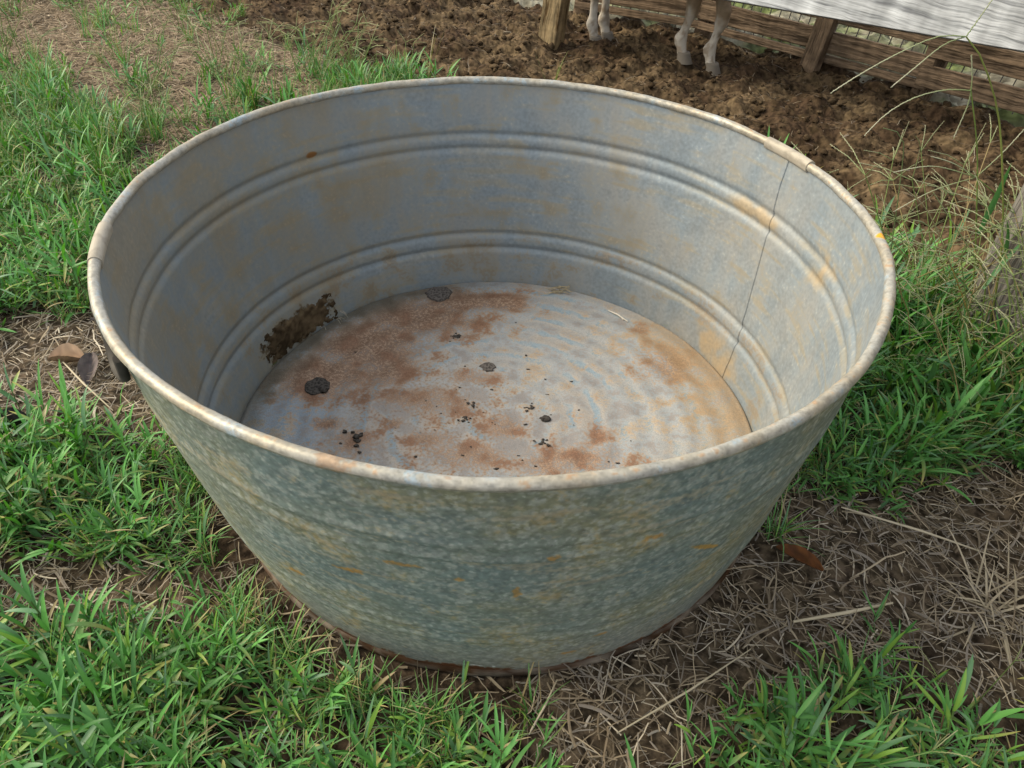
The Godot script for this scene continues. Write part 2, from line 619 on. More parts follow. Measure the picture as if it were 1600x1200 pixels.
func tub_textures() -> void:
	var w := 2048
	var h := 320
	var ins := PackedByteArray()
	var outs := PackedByteArray()
	var hin := PackedByteArray()
	var hout := PackedByteArray()
	ins.resize(w * h * 3); outs.resize(w * h * 3); hin.resize(w * h); hout.resize(w * h)
	var blue := Color(0.535, 0.575, 0.605)
	var grey := Color(0.605, 0.61, 0.605)
	var tan := Color(0.66, 0.60, 0.50)
	var ochre := Color(0.63, 0.52, 0.33)
	var white := Color(0.80, 0.79, 0.75)
	var dark := Color(0.40, 0.42, 0.43)
	var green := Color(0.500, 0.530, 0.485)
	var teal := Color(0.470, 0.528, 0.522)
	var olive := Color(0.565, 0.55, 0.435)
	var rust := Color(0.42, 0.27, 0.17)
	var marks := [[108.2, 0.302, 2.2, 0.007], [106.5, 0.306, 1.4, 0.009], [81.9, 0.382, 1.0, 0.007], [69.3, 0.388, 1.6, 0.006], [93.0, 0.33, 1.0, 0.005], [72.0, 0.12, 1.6, 0.007], [100.0, 0.35, 3.0, 0.006], [77.0, 0.07, 2.0, 0.006], [118.0, 0.22, 1.6, 0.008], [86.0, 0.30, 0.8, 0.02]]
	for j in h:
		var y := (j + 0.5) / h * TOP
		var rad := 0.5 + y * 0.1755
		for i in w:
			var a := (i + 0.5) / w * TAU
			var x := cos(a) * rad
			var z := sin(a) * rad
			var k := j * w + i
			var big := n_big.get_noise_3d(x * 2.0, y * 2.4, z * 2.0)
			var mid := n_mid.get_noise_3d(x * 1.3, y * 1.3, z * 1.3)
			var fine := n_fine.get_noise_3d(x * 1.6, y * 1.6, z * 1.6)
			var streak := n_mid.get_noise_3d(x * 0.5 + 3.0, y * 5.0, z * 0.5)
			var drip := n_mid.get_noise_3d(x * 2.6 + 9.0, y * 0.35, z * 2.6)
			# inside
			var c := blue.lerp(grey, clampf(0.35 + 1.5 * big + 0.6 * drip, 0.0, 1.0))
			var t := smoothstep(0.05, 0.55, 0.75 * streak - 0.5 * big + 0.45 * mid + 0.10)
			c = c.lerp(tan, t * 0.30)
			c = c.lerp(ochre, smoothstep(0.10, 0.6, streak + 0.5 * mid + 0.2 * fine - 0.05) * 0.16)
			c = c.lerp(dark, smoothstep(0.1, 0.8, mid + 0.4 * drip + 0.4 * fine) * 0.14)
			c = c.lerp(white, smoothstep(0.40, 0.75, fine + 0.35 * mid) * 0.28)
			if y < 0.17:
				var sd := smoothstep(0.12, 0.5, mid + 0.6 * fine + 0.1 * big)
				c = c.lerp(Color(0.47, 0.38, 0.30), sd * 0.32)
			# olive-brown dirt in blotches and runs, deepened with painted shade on the left
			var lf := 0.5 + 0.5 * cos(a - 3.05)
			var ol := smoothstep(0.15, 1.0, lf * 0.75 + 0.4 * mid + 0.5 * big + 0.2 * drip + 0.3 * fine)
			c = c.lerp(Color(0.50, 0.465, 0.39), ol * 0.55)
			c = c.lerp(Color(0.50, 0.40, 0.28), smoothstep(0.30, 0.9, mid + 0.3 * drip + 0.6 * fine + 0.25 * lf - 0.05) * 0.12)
			# the tan dried-silt stain near the seam, and the tide of silt at its foot
			var ad := rad_to_deg(a)
			var da := wrapf(ad - 331.0, -180.0, 180.0)
			var silt := blob(Vector2(da, y), Vector2(0, 0.398), Vector2(7.0, 0.022)) * (0.9 + mid)
			silt += blob(Vector2(wrapf(ad - 336.0, -180.0, 180.0), y), Vector2(0, 0.085), Vector2(13.0, 0.045)) * (0.9 + mid)
			silt += blob(Vector2(wrapf(ad - 355.0, -180.0, 180.0), y), Vector2(0, 0.40), Vector2(8.0, 0.06)) * (0.35 + mid)
			c = c.lerp(Color(0.70, 0.60, 0.46), clampf(smoothstep(0.25, 0.8, silt), 0.0, 1.0) * 0.7)
			var mudw := blob(Vector2(wrapf(ad - 208.0, -180.0, 180.0), y), Vector2(0, 0.086), Vector2(13.0, 0.035)) + 0.35 * mid + 0.3 * fine
			c = c.lerp(Color(0.29, 0.245, 0.18), smoothstep(0.42, 0.62, mudw) * 0.8)
			mudw = blob(Vector2(wrapf(ad - 225.0, -180.0, 180.0), y), Vector2(0, 0.42), Vector2(1.4, 0.008)) + 0.25 * mid
			c = c.lerp(Color(0.5, 0.33, 0.16), smoothstep(0.4, 0.7, mudw) * 0.9)
			c = c * (1.0 + 0.10 * fine + 0.08 * mid)
			ins[k * 3] = int(clampf(c.r, 0, 1) * 255.0); ins[k * 3 + 1] = int(clampf(c.g, 0, 1) * 255.0); ins[k * 3 + 2] = int(clampf(c.b, 0, 1) * 255.0)
			hin[k] = int(clampf(0.5 + 0.5 * mid + 0.3 * fine, 0, 1) * 255.0)
			# outside
			var cell := n_cell.get_noise_3d(x * 0.95, y * 1.05, z * 0.95)
			var cell2 := n_cell.get_noise_3d(x * 2.1 + 4.0, y * 2.2, z * 2.1)
			c = green.lerp(teal, clampf(0.45 - 1.6 * big + 0.5 * streak, 0.0, 1.0))
			c = c.lerp(olive, smoothstep(0.05, 0.6, big + 0.7 * mid + 0.1) * 0.65)
			# chalky freckles of white zinc bloom, of two sizes, thick in some places and thin in others
			var sp := n_spot.get_noise_3d(x, y, z) + 1.0 + 0.12 * fine
			var sp2 := n_spot.get_noise_3d(x * 2.1 + 3.0, y * 2.1, z * 2.1) + 1.0 + 0.10 * fine
			c = c.lerp(Color(0.66, 0.68, 0.655), smoothstep(0.46, 0.34, sp - 0.25 * mid - 0.12 * cell) * 0.5)
			c = c.lerp(Color(0.69, 0.70, 0.67), smoothstep(0.42, 0.30, sp2 - 0.25 * mid - 0.15 * cell2) * 0.5)
			c = c.lerp(dark, smoothstep(0.55, 0.8, -cell + 0.2 * fine) * 0.18)
			c = c.lerp(ochre, smoothstep(0.32, 0.85, mid + 0.6 * fine + 0.25 * big) * 0.42)
			c = c.lerp(tan, smoothstep(0.3, 0.5, streak + 0.4 * fine) * 0.45)
			c = c.lerp(Color(0.66, 0.65, 0.62), smoothstep(0.16, 0.02, y + 0.08 * mid) * 0.45)
			for q in marks:
				var mk := blob(Vector2(ad, y), Vector2(q[0], q[1]), Vector2(q[2], q[3]))
				if mk > 0.05:
					c = c.lerp(Color(0.68, 0.50, 0.26), smoothstep(0.40, 0.85, mk + 0.6 * fine + 0.2 * mid) * 0.7)
			var sc := blob(Vector2(ad, y), Vector2(59.6 + (y - 0.304) * 130.0, 0.304), Vector2(1.0, 0.028))
			c = c.lerp(Color(0.72, 0.56, 0.30), smoothstep(0.4, 0.7, sc + 0.25 * fine) * 0.85)
			sc = blob(Vector2(ad, y), Vector2(92.0, 0.036), Vector2(1.3, 0.004)) + blob(Vector2(ad, y), Vector2(89.0, 0.034), Vector2(0.3, 0.003))
			c = c.lerp(Color(0.86, 0.87, 0.86), smoothstep(0.45, 0.6, sc + 0.4 * fine))
			c = c.lerp(rust, smoothstep(0.2, 0.5, mid + 0.5 * fine + 1.2 - y * 42.0))
			c = c * (1.0 + 0.17 * fine + 0.05 * cell2)
			outs[k * 3] = int(clampf(c.r, 0, 1) * 255.0); outs[k * 3 + 1] = int(clampf(c.g, 0, 1) * 255.0); outs[k * 3 + 2] = int(clampf(c.b, 0, 1) * 255.0)
			hout[k] = int(clampf(0.5 + 0.45 * mid + 0.4 * fine, 0, 1) * 255.0)
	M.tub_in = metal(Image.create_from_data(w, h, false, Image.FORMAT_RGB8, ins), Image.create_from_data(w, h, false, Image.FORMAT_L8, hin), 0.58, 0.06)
	M.tub_out = metal(Image.create_from_data(w, h, false, Image.FORMAT_RGB8, outs), Image.create_from_data(w, h, false, Image.FORMAT_L8, hout), 0.62, 0.07)
	# floor, laid out in metres across
	var f := 1024
	var fl := PackedByteArray()
	var fh := PackedByteArray()
	fl.resize(f * f * 3); fh.resize(f * f)
	var rusts := [[-0.38, -0.12, 0.13, 0.09], [-0.30, -0.24, 0.15, 0.12], [-0.20, -0.35, 0.16, 0.10], [-0.24, -0.15, 0.08, 0.07], [-0.10, -0.42, 0.11, 0.05], [0.01, -0.42, 0.07, 0.05], [-0.27, 0.08, 0.07, 0.05], [-0.33, 0.03, 0.05, 0.025], [-0.46, -0.03, 0.02, 0.016], [-0.05, -0.13, 0.08, 0.03], [0.10, 0.12, 0.07, 0.04], [-0.2, 0.02, 0.03, 0.02], [0.02, 0.02, 0.06, 0.05], [0.21, 0.04, 0.03, 0.035], [-0.12, 0.06, 0.07, 0.03], [0.33, -0.33, 0.03, 0.02], [-0.1, -0.33, 0.12, 0.05], [-0.15, -0.05, 0.16, 0.06], [0.16, 0.10, 0.12, 0.05], [-0.05, 0.1, 0.12, 0.05], [0.38, -0.2, 0.08, 0.08]]
	for j in f:
		for i in f:
			var x := ((i + 0.5) / f - 0.5) * 1.04
			var z := ((j + 0.5) / f - 0.5) * 1.04
			var r := sqrt(x * x + z * z)
			var k := j * f + i
			if r > 0.53:
				continue
			var mid := n_mid.get_noise_2d(x * 1.5, z * 1.5 + 3.0)
			var fine := n_fine.get_noise_2d(x * 1.7, z * 1.7)
			var grit := n_fine.get_noise_2d(x * 6.0 + 9.0, z * 6.0)
			var big := n_big.get_noise_2d(x * 2.0, z * 2.0 + 6.0)
			var c := Color(0.635, 0.65, 0.66).lerp(Color(0.68, 0.64, 0.60), clampf(0.5 + 1.3 * mid + 0.5 * big, 0.0, 1.0))
			# water lines left in rings, stronger in places
			var wob := r + 0.012 * mid
			var ring := smoothstep(0.35, 1.0, sin(wob * TAU / 0.052 + 1.0)) * smoothstep(-0.25, 0.35, mid + 0.6 * big + 0.15 * sin(wob * 31.0) + 0.05)
			c = c.lerp(Color(0.52, 0.60, 0.655), ring * 0.8)
			c = c.lerp(Color(0.52, 0.58, 0.64), smoothstep(0.05, 0.4, blob(Vector2(x, z), Vector2(-0.42, 0.02), Vector2(0.10, 0.09)) * 0.7 + 0.5 * mid) * 0.55)
			c = c.lerp(Color(0.73, 0.63, 0.51), smoothstep(0.15, 0.6, mid - 0.4 * big + 0.5 * fine) * 0.6)
			c = c.lerp(Color(0.55, 0.50, 0.47), smoothstep(0.2, 0.6, -mid + 0.5 * fine + 0.3 * grit + blob(Vector2(x, z), Vector2(-0.05, 0.02), Vector2(0.28, 0.16)) * 0.35) * 0.6)
			var ru := 0.0
			for qi in rusts.size():
				var q: Array = rusts[qi]
				var dx: float = (x - q[0]) / q[2]
				var dz: float = (z - q[1]) / q[3]
				var dd := dx * dx + dz * dz
				if dd < 4.0:
					ru = maxf(ru, exp(-dd * 0.8) * (1.0 if qi < 6 else 0.74))
			var rk := smoothstep(0.22, 0.78, ru + 0.42 * mid + 0.42 * fine + 0.25 * grit)
			c = c.lerp(Color(0.51, 0.385, 0.305).lerp(Color(0.66, 0.56, 0.47), clampf(0.35 + 1.3 * fine + 1.2 * grit, 0.0, 1.0)), rk * 0.95)
			c = c.lerp(Color(0.49, 0.335, 0.25), smoothstep(0.1, 0.6, mid + 0.5 * fine) * rk * 0.55)
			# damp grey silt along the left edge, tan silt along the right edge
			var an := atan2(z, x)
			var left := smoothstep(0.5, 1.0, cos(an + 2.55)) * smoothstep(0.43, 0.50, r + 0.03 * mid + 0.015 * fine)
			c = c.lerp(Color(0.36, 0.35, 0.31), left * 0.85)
			var right := smoothstep(0.72, 0.95, cos(an + 0.2)) * smoothstep(0.36, 0.50, r + 0.09 * mid + 0.05 * fine)
			c = c.lerp(Color(0.63, 0.53, 0.41), right * 0.75)
			c = c.lerp(Color(0.33, 0.30, 0.27), smoothstep(0.35, 0.6, fine + 0.5 * grit) * smoothstep(0.3, 0.05, Vector2(x + 0.1, z).length()) * 0.5)
			c = c * (1.0 + 0.16 * grit + 0.08 * fine)
			fl[k * 3] = int(clampf(c.r, 0, 1) * 255.0); fl[k * 3 + 1] = int(clampf(c.g, 0, 1) * 255.0); fl[k * 3 + 2] = int(clampf(c.b, 0, 1) * 255.0)
			fh[k] = int(clampf(0.5 + 0.35 * fine + 0.35 * grit + 0.3 * rk * fine, 0, 1) * 255.0)
	M.tub_floor = metal(Image.create_from_data(f, f, false, Image.FORMAT_RGB8, fl), Image.create_from_data(f, f, false, Image.FORMAT_L8, fh), 0.66, 0.06)
	# rim bead
	var bw := 2048
	var bh := 24
	var bd := PackedByteArray()
	bd.resize(bw * bh * 3)
	var bhm := PackedByteArray()
	bhm.resize(bw * bh)
	for j in bh:
		for i in bw:
			var a := (i + 0.5) / bw * TAU
			var b := (j + 0.5) / bh * TAU
			var x := cos(a) * (0.59 + 0.01 * cos(b))
			var z := sin(a) * (0.59 + 0.01 * cos(b))
			var y := 0.01 * sin(b)
			var mid := n_mid.get_noise_3d(x * 1.1, y, z * 1.1)
			var fine := n_fine.get_noise_3d(x, y, z)
			var c := Color(0.675, 0.645, 0.585).lerp(Color(0.66, 0.65, 0.62), clampf(0.4 + 2.0 * mid, 0.0, 1.0))
			c = c.lerp(Color(0.50, 0.60, 0.68), smoothstep(0.34, 0.52, mid + 0.55 * fine) * 0.5)
			c = c.lerp(Color(0.56, 0.49, 0.40), smoothstep(0.15, 0.8, -mid + 0.9 * fine) * 0.3)
			var ad := rad_to_deg(a)
			c = c.lerp(Color(0.60, 0.40, 0.24), smoothstep(0.55, 0.9, blob(Vector2(ad, 0), Vector2(104.5, 0), Vector2(2.6, 1)) + 1.1 * fine + 0.3 * sin(b)) * 0.4)
			c = c.lerp(Color(0.85, 0.60, 0.12), smoothstep(0.75, 1.0, blob(Vector2(ad, 0), Vector2(6.5, 0), Vector2(1.1, 1)) + 0.35 * fine + 0.4 * cos(b - 0.6)))
			var nick := n_fine.get_noise_3d(x * 3.0, y * 3.0, z * 3.0)
			c = c.lerp(Color(0.44, 0.43, 0.40), smoothstep(0.28, 0.6, nick + 0.4 * mid) * 0.5)
			c = c * (1.0 + 0.22 * fine + 0.12 * nick + 0.08 * mid)
			var k := j * bw + i
			bhm[k] = int(clampf(0.5 + 0.5 * fine + 0.4 * nick, 0, 1) * 255.0)
			bd[k * 3] = int(clampf(c.r, 0, 1) * 255.0); bd[k * 3 + 1] = int(clampf(c.g, 0, 1) * 255.0); bd[k * 3 + 2] = int(clampf(c.b, 0, 1) * 255.0)
	M.tub_rim = metal(Image.create_from_data(bw, bh, false, Image.FORMAT_RGB8, bd), Image.create_from_data(bw, bh, false, Image.FORMAT_L8, bhm), 0.5, 0.05)
	M.tub_rim.metallic = 0.3


func metal(im: Image, hm: Image, rough: float, relief: float) -> StandardMaterial3D:
	var m := StandardMaterial3D.new()
	m.albedo_texture = ImageTexture.create_from_image(im)
	m.albedo_color = Color(0.935, 0.945, 0.95)
	m.roughness = rough
	m.metallic = 0.15
	m.metallic_specular = 0.45
	if hm:
		m.heightmap_enabled = true
		m.heightmap_texture = ImageTexture.create_from_image(hm)
		m.heightmap_scale = relief
	return m


func build_tub() -> void:
	tub_textures()
	var t := thing("stock_tub", "large round galvanised metal tub with weathered grey sides and a rusty floor", "tub")
	# wall: an outer and an inner sheet, 1.6 mm apart, joined at the foot; the bead hides their top edge
	var m := ArrayMesh.new()
	var s := Soup.new()
	var outer := func(u: float, v: float) -> Vector3:
		var a := u * TAU
		var h := v * TOP
		var r := tub_r(h, a, 0.0017)
		return Vector3(cos(a) * r, h, sin(a) * r) + askew(h)
	grid(s, 288, 150, outer, true, -1.0)
	flip_check(s, 1.0)
	s.surface_to(m)
	s = Soup.new()
	var inner := func(u: float, v: float) -> Vector3:
		var a := u * TAU
		var h := v * TOP
		var r := tub_r(h, a, 0.0046) - 0.0032
		return Vector3(cos(a) * r, h, sin(a) * r) + askew(h)
	grid(s, 288, 150, inner, true, 1.0)
	flip_check(s, -1.0)
	s.surface_to(m)
	m.surface_set_material(0, M.tub_out)
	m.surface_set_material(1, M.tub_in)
	var wall := part("wall", m, null, t)
	# the lap seam: the end of the sheet lies over its other end and stands a little off it
	s = Soup.new()
	var flap := func(u: float, v: float) -> Vector3:
		var h := lerpf(FLOOR - 0.004, TOP - 0.004, v)
		var uu := minf(u / 0.93, 1.0)
		var a := seam_angle(h) - 0.11 * (1.0 - uu)
		var r := tub_r(h, a) - 0.0032 - 0.0017 * uu
		if u > 0.999:
			r = tub_r(h, a) - 0.0028
		return Vector3(cos(a) * r, h, sin(a) * r) + askew(h)
	grid(s, 14, 150, flap, false, 1.0)
	flip_check(s, -1.0)
	for i in s.v.size():
		s.uv[i] = Vector2(fposmod(atan2(s.v[i].z, s.v[i].x) / TAU, 1.0), s.v[i].y / TOP)
	part("lap_seam", s.mesh(), M.tub_in, wall)
	# rolled rim bead
	s = Soup.new()
	var bead := func(u: float, v: float) -> Vector3:
		var a := u * TAU
		var b := v * TAU
		var bump := 1.0 + 0.10 * n_mid.get_noise_2d(cos(a) * 0.9, sin(a) * 0.9) + 0.05 * n_fine.get_noise_2d(cos(a) * 0.5 + cos(b) * 0.02, sin(a) * 0.5 + sin(b) * 0.02)
		var wav := 0.0018 * n_big.get_noise_2d(cos(a) * 1.4, sin(a) * 1.4 + 8.0)
		var rr := tub_r(TOP, a) - 0.0015 + wav + 0.0078 * bump * cos(b)
		return Vector3(cos(a) * rr, TOP + wav * 1.5 + 0.0078 * bump * sin(b), sin(a) * rr)
	grid(s, 360, 20, bead, true, 1.0)
	for i in s.v.size():
		var c := Vector3(s.v[i].x, 0, s.v[i].z).normalized() * (tub_r(TOP, 0) - 0.0015) + Vector3(0, TOP, 0)
		if s.n[i].dot(s.v[i] - c) < 0.0:
			s.n[i] = -s.n[i]
	rewind(s)
	var rim := part("rim", s.mesh(), M.tub_rim, t)
	# sleeves that clasp the bead where the sheets meet
	for e in [[158.8, 168.8, "rim_sleeve"], [-31.0, -19.5, "rim_sleeve"]]:
		s = Soup.new()
		var sleeve := func(u: float, v: float) -> Vector3:
			var a := deg_to_rad(lerpf(e[0], e[1], v))
			var b := u * TAU
			var rr := 0.0098
			var lip := 0.006 * maxf(0.0, -sin(b)) * maxf(0.0, -cos(b))
			return Vector3(cos(a), 0, sin(a)) * (tub_r(TOP, a) - 0.0015 + rr * cos(b)) + Vector3(0, TOP + rr * sin(b) - lip, 0)
		grid(s, 20, 10, sleeve, true, 1.0)
		for i in s.v.size():
			var c := Vector3(s.v[i].x, 0, s.v[i].z).normalized() * (tub_r(TOP, 0) - 0.0015) + Vector3(0, TOP, 0)
			if s.n[i].dot(s.v[i] - c) < 0.0:
				s.n[i] = -s.n[i]
		# closed ends
		for en in [0, 10]:
			var a2 := deg_to_rad(lerpf(e[0], e[1], en / 10.0))
			var nn := Vector3(-sin(a2), 0, cos(a2)) * (-1.0 if en == 0 else 1.0)
			var mid := s.add(Vector3(cos(a2), 0, sin(a2)) * (tub_r(TOP, a2) - 0.0015) + Vector3(0, TOP, 0), nn, Color.WHITE, Vector2(0.3, 0.5))
			for q in 20:
				var p0 := s.add(s.v[en * 21 + q], nn, Color.WHITE, Vector2(0.3, 0.5))
				var p1 := s.add(s.v[en * 21 + q + 1], nn, Color.WHITE, Vector2(0.3, 0.5))
				s.tri(mid, p0, p1)
		rewind(s)
		part("rim_sleeve", s.mesh(), M.tub_rim_plain if M.has("tub_rim_plain") else sleeve_mat(), rim)
	# floor: shallow rings and a turned-down edge that leaves a crevice against the wall
	s = Soup.new()
	var flo := func(u: float, v: float) -> Vector3:
		var a := u * TAU
		var r := v * 0.5185
		var y := FLOOR + 0.0014 * sin(r * TAU / 0.052) + 0.0035 * n_big.get_noise_2d(cos(a) * r * 2.0, sin(a) * r * 2.0)
		if v > 0.985:
			y -= 0.009 * (v - 0.985) / 0.015
		return Vector3(cos(a) * r, y, sin(a) * r) + askew(FLOOR)
	grid(s, 144, 132, flo, true, 1.0)
	for i in s.v.size():
		if s.n[i].y < 0.0:
			s.n[i] = -s.n[i]
		if s.n[i].length() < 0.5:
			s.n[i] = Vector3.UP
		s.uv[i] = Vector2(s.v[i].x / 1.04 + 0.5, s.v[i].z / 1.04 + 0.5)
	rewind(s)
	part("floor", s.mesh(), M.tub_floor, t)
	# crimped foot ring, rusty
	s = Soup.new()
	var foot := func(u: float, v: float) -> Vector3:
		var a := u * TAU
		var b := v * TAU
		var bump := 1.0 + 0.25 * n_mid.get_noise_2d(cos(a) * 1.2, sin(a) * 1.2)
		return Vector3(cos(a), 0, sin(a)) * (0.5125 + 0.0060 * bump * cos(b)) + askew(0.0) + Vector3(0, 0.008 + 0.009 * sin(b), 0)
	grid(s, 240, 12, foot, true, 1.0)
	for i in s.v.size():
		var c := Vector3(s.v[i].x - 0.01, 0, s.v[i].z).normalized() * 0.5125 + Vector3(0.01, 0.008, 0)
		if s.n[i].dot(s.v[i] - c) < 0.0:
			s.n[i] = -s.n[i]
		var g := n_mid.get_noise_3d(s.v[i].x * 2.0, s.v[i].y * 6.0, s.v[i].z * 2.0)
		s.c[i] = Color(0.085, 0.048, 0.028).lerp(Color(0.26, 0.22, 0.18), clampf(0.4 + 1.8 * g, 0.0, 1.0))
	rewind(s)
	part("foot_ring", s.mesh(), M.clod, t)
	# strap handles under the rim, left and right
	for deg in [144.0]:
		s = Soup.new()
		var a := deg_to_rad(deg)
		var pts := []
		for k in 9:
			var q := -1.0 + 0.25 * k
			var aa := a + q * (0.11 if deg > 90.0 else 0.045)
			var drop := 0.055 * sqrt(maxf(0.0, 1.0 - pow(absf(q), 3.0))) if deg > 90.0 else 0.014 * sqrt(maxf(0.0, 1.0 - pow(absf(q), 3.0)))
			var hh := TOP - 0.012 - drop
			pts.append(Vector3(cos(aa), 0, sin(aa)) * (tub_r(hh, aa) + 0.005 + 0.006 * (1.0 - q * q)) + Vector3(0, hh, 0))
		var rad := []
		var col := []
		for k in 9:
			rad.append(0.0065)
			col.append(Color(0.12, 0.11, 0.10))
		tube(s, pts, rad, 8, col)
		part("handle", s.mesh(), M.clod, t)


func sleeve_mat() -> Material:
	var m := flat_mat(Color(0.38, 0.345, 0.285), 0.6)
	m.metallic = 0.1
	var im := noise_image(256, 4, 0.012, 0.85, 1.1, 44)
	m.albedo_texture = im
	M.tub_rim_plain = m
	return m


func flip_check(s: Soup, sgn: float) -> void:
	for i in s.v.size():
		if s.n[i].dot(Vector3(s.v[i].x, 0, s.v[i].z)) * sgn < 0.0:
			s.n[i] = -s.n[i]
	rewind(s)


func rewind(s: Soup) -> void:
	var old := s.ix
	s.ix = PackedInt32Array()
	for i in range(0, old.size(), 3):
		s.tri(old[i], old[i + 1], old[i + 2])


# ------------------------------------------------------------------ the pen
const LEAN := 0.095


func lean_basis(yaw: float) -> Basis:
	return Basis(Vector3(0, 0, 1), -LEAN) * Basis(Vector3.UP, yaw)


func between(o: MeshInstance3D, a: Vector3, b: Vector3, roll := 0.0) -> void:
	var d := (b - a).normalized()
	var side := d.cross(Vector3.UP).normalized()
	var u := side.cross(d)
	o.transform = Transform3D(Basis(d, u, side) * Basis(Vector3.RIGHT, roll), (a + b) / 2.0)


func build_pen() -> void:
	# front of the pen: an ochre post and the broad silver-grey board nailed to it
	var f := thing("pen_fence", "wooden pen front with an ochre square post and a broad silver-grey board", "fence", Vector3(0.2, 0, -2.79))
	var p := part("post", plank(Vector3(0.10, 1.15, 0.10), 0.006, 3.0, 0.3), M.post_wood, f)
	p.transform = Transform3D(lean_basis(deg_to_rad(-30.0)), Vector3(0.575 * LEAN - 0.03, 0.52, 0))
	p.set_meta("label", "ochre square timber post standing in the soil")
	var p2 := part("post", plank(Vector3(0.10, 1.15, 0.10), 0.006, 3.0, 0.7), M.post_wood, f)
	p2.transform = Transform3D(lean_basis(0.5), Vector3(2.23 + 0.05, 0.52, 1.33))
	var b0 := Vector3(0.885, 0.33, -2.285) - Vector3(0.2, 0, -2.79)
	var b1 := Vector3(1.82, 0.33, -1.72) - Vector3(0.2, 0, -2.79)
	var dir := (b1 - b0)
	var b := part("board", plank(Vector3(2.70, 0.34, 0.035), 0.004, 1.4, 0.15, 0.10), M.grey_wood, f)
	between(b, b0 - dir * 0.80 + Vector3(0, 0.17, 0), b1 + dir * 0.62 + Vector3(0, 0.17, 0), -0.28)
	b.set_meta("label", "broad silver-grey weathered board with deep wavy grain")
	# weathered post at the right edge of the yard
	var g := thing("fence_post", "thick weathered grey timber post rising out of the grass at the right edge", "post", Vector3(1.225, 0, -0.37))
	var s := Soup.new()
	var yaw := atan2(-0.15, 0.08)
	var log_at := func(u: float, v: float) -> Vector3:
		var a := u * TAU
		var sq := 0.098 / pow(pow(absf(cos(a)), 5.0) + pow(absf(sin(a)), 5.0), 0.2)
		sq *= 1.0 + 0.05 * n_mid.get_noise_2d(cos(a) * 1.1, sin(a) * 1.1) + 0.02 * n_big.get_noise_2d(u * 6.0, v * 0.6)
		var crack := exp(-pow((u - 0.47) / 0.012, 2.0)) * 0.02 + exp(-pow((u - 0.60) / 0.008, 2.0)) * 0.012 * smoothstep(0.1, 0.5, v)
		sq -= crack
		var kn := exp(-pow((u - 0.535) / 0.018, 2.0) - pow((v - 0.12) / 0.012, 2.0))
		sq -= 0.016 * kn
		return Vector3(cos(a) * sq, -0.05 + v * 1.1, sin(a) * sq).rotated(Vector3.UP, yaw)
	grid(s, 96, 90, log_at, true, 1.0)
	flip_check(s, 1.0)
	for i in s.uv.size():
		s.uv[i] = Vector2(s.uv[i].y * 1.6, s.uv[i].x * 2.0)
	var k := s.add(Vector3(0, 1.05, 0), Vector3.UP, Color.WHITE, Vector2(0.5, 0.5))
	for i in 96:
		var a0 := s.add(s.v[90 * 97 + i], Vector3.UP)
		var a1 := s.add(s.v[90 * 97 + i + 1], Vector3.UP)
		s.tri(k, a0, a1)
	part("post", s.mesh(), M.old_wood, g)
	# back fence: posts, rails and welded wire
	var line := [Vector3(0.36, 0, -3.36), Vector3(0.98, 0, -3.06), Vector3(1.45, 0, -2.60), Vector3(1.80, 0, -2.25), Vector3(2.25, 0, -1.80), Vector3(2.62, 0, -1.43)]
	var bf := thing("back_fence", "low brown rail fence with welded wire along the back of the pen", "fence", line[0])
	var i0 := 0
	for q in line:
		var thick := 0.055 if i0 != 3 else 0.045
		var po := part("post", plank(Vector3(0.085, 0.82, thick), 0.004, 3.0, i0 * 0.37), M.brown_wood, bf)
		po.transform = Transform3D(lean_basis(deg_to_rad(-45.0 if i0 > 1 else -25.0)), q - line[0] + Vector3(0.36 * LEAN, 0.36, 0) + (Vector3(-0.062, 0, 0.062) if i0 == 2 else Vector3.ZERO))
		i0 += 1
	var hts_left := [[0.030, 0.036], [0.074, 0.092], [0.20, 0.085], [0.36, 0.09], [0.52, 0.09]]
	var hts_right := [[0.042, 0.088], [0.162, 0.092], [0.36, 0.09], [0.52, 0.09]]
	for seg in 5:
		var a: Vector3 = line[seg] - line[0]
		var c: Vector3 = line[seg + 1] - line[0]
		var d := (c - a).normalized()
		var out := d.cross(Vector3.UP).normalized()   # towards the field
		if out.z > 0.0:
			out = -out
		var hts: Array = hts_left if seg < 3 else hts_right
		for r in hts.size():
			var wd: float = hts[r][1]
			var hh: float = hts[r][0] + rng.randf_range(-0.006, 0.006)
			var rail := part("rail", plank(Vector3((c - a).length() + 0.05, wd, 0.022), 0.003, 2.4, rng.randf()), M.brown_wood, bf)
			var off := Vector3(0, hh + wd * 0.5, 0) - out * (0.047 + 0.003 * (seg % 2))
			between(rail, a + off - d * 0.02, c + off + d * 0.02)
	var ws := Soup.new()
	for seg in 5:
		var a: Vector3 = line[seg] - line[0]
		var c: Vector3 = line[seg + 1] - line[0]
		var d := (c - a).normalized()
		var out := d.cross(Vector3.UP).normalized()
		if out.z > 0.0:
			out = -out
		a += out * 0.045
		c += out * 0.045
		var len := (c - a).length()
		var k2 := 0.0
		while k2 < len:
			var q := a + d * k2
			tube(ws, [q, q + Vector3(LEAN * 0.7, 0.7, 0)], [0.003, 0.003], 4, [Color.WHITE, Color.WHITE], false)
			k2 += 0.052
		for r in 13:
			var y := 0.03 + 0.052 * r
			tube(ws, [a + Vector3(0, y, 0), c + Vector3(0, y, 0)], [0.0025, 0.0025], 4, [Color.WHITE, Color.WHITE], false)
	var wm := part("wire_mesh", ws.mesh(), M.wire, bf)
	wm.set_meta("kind", "stuff")


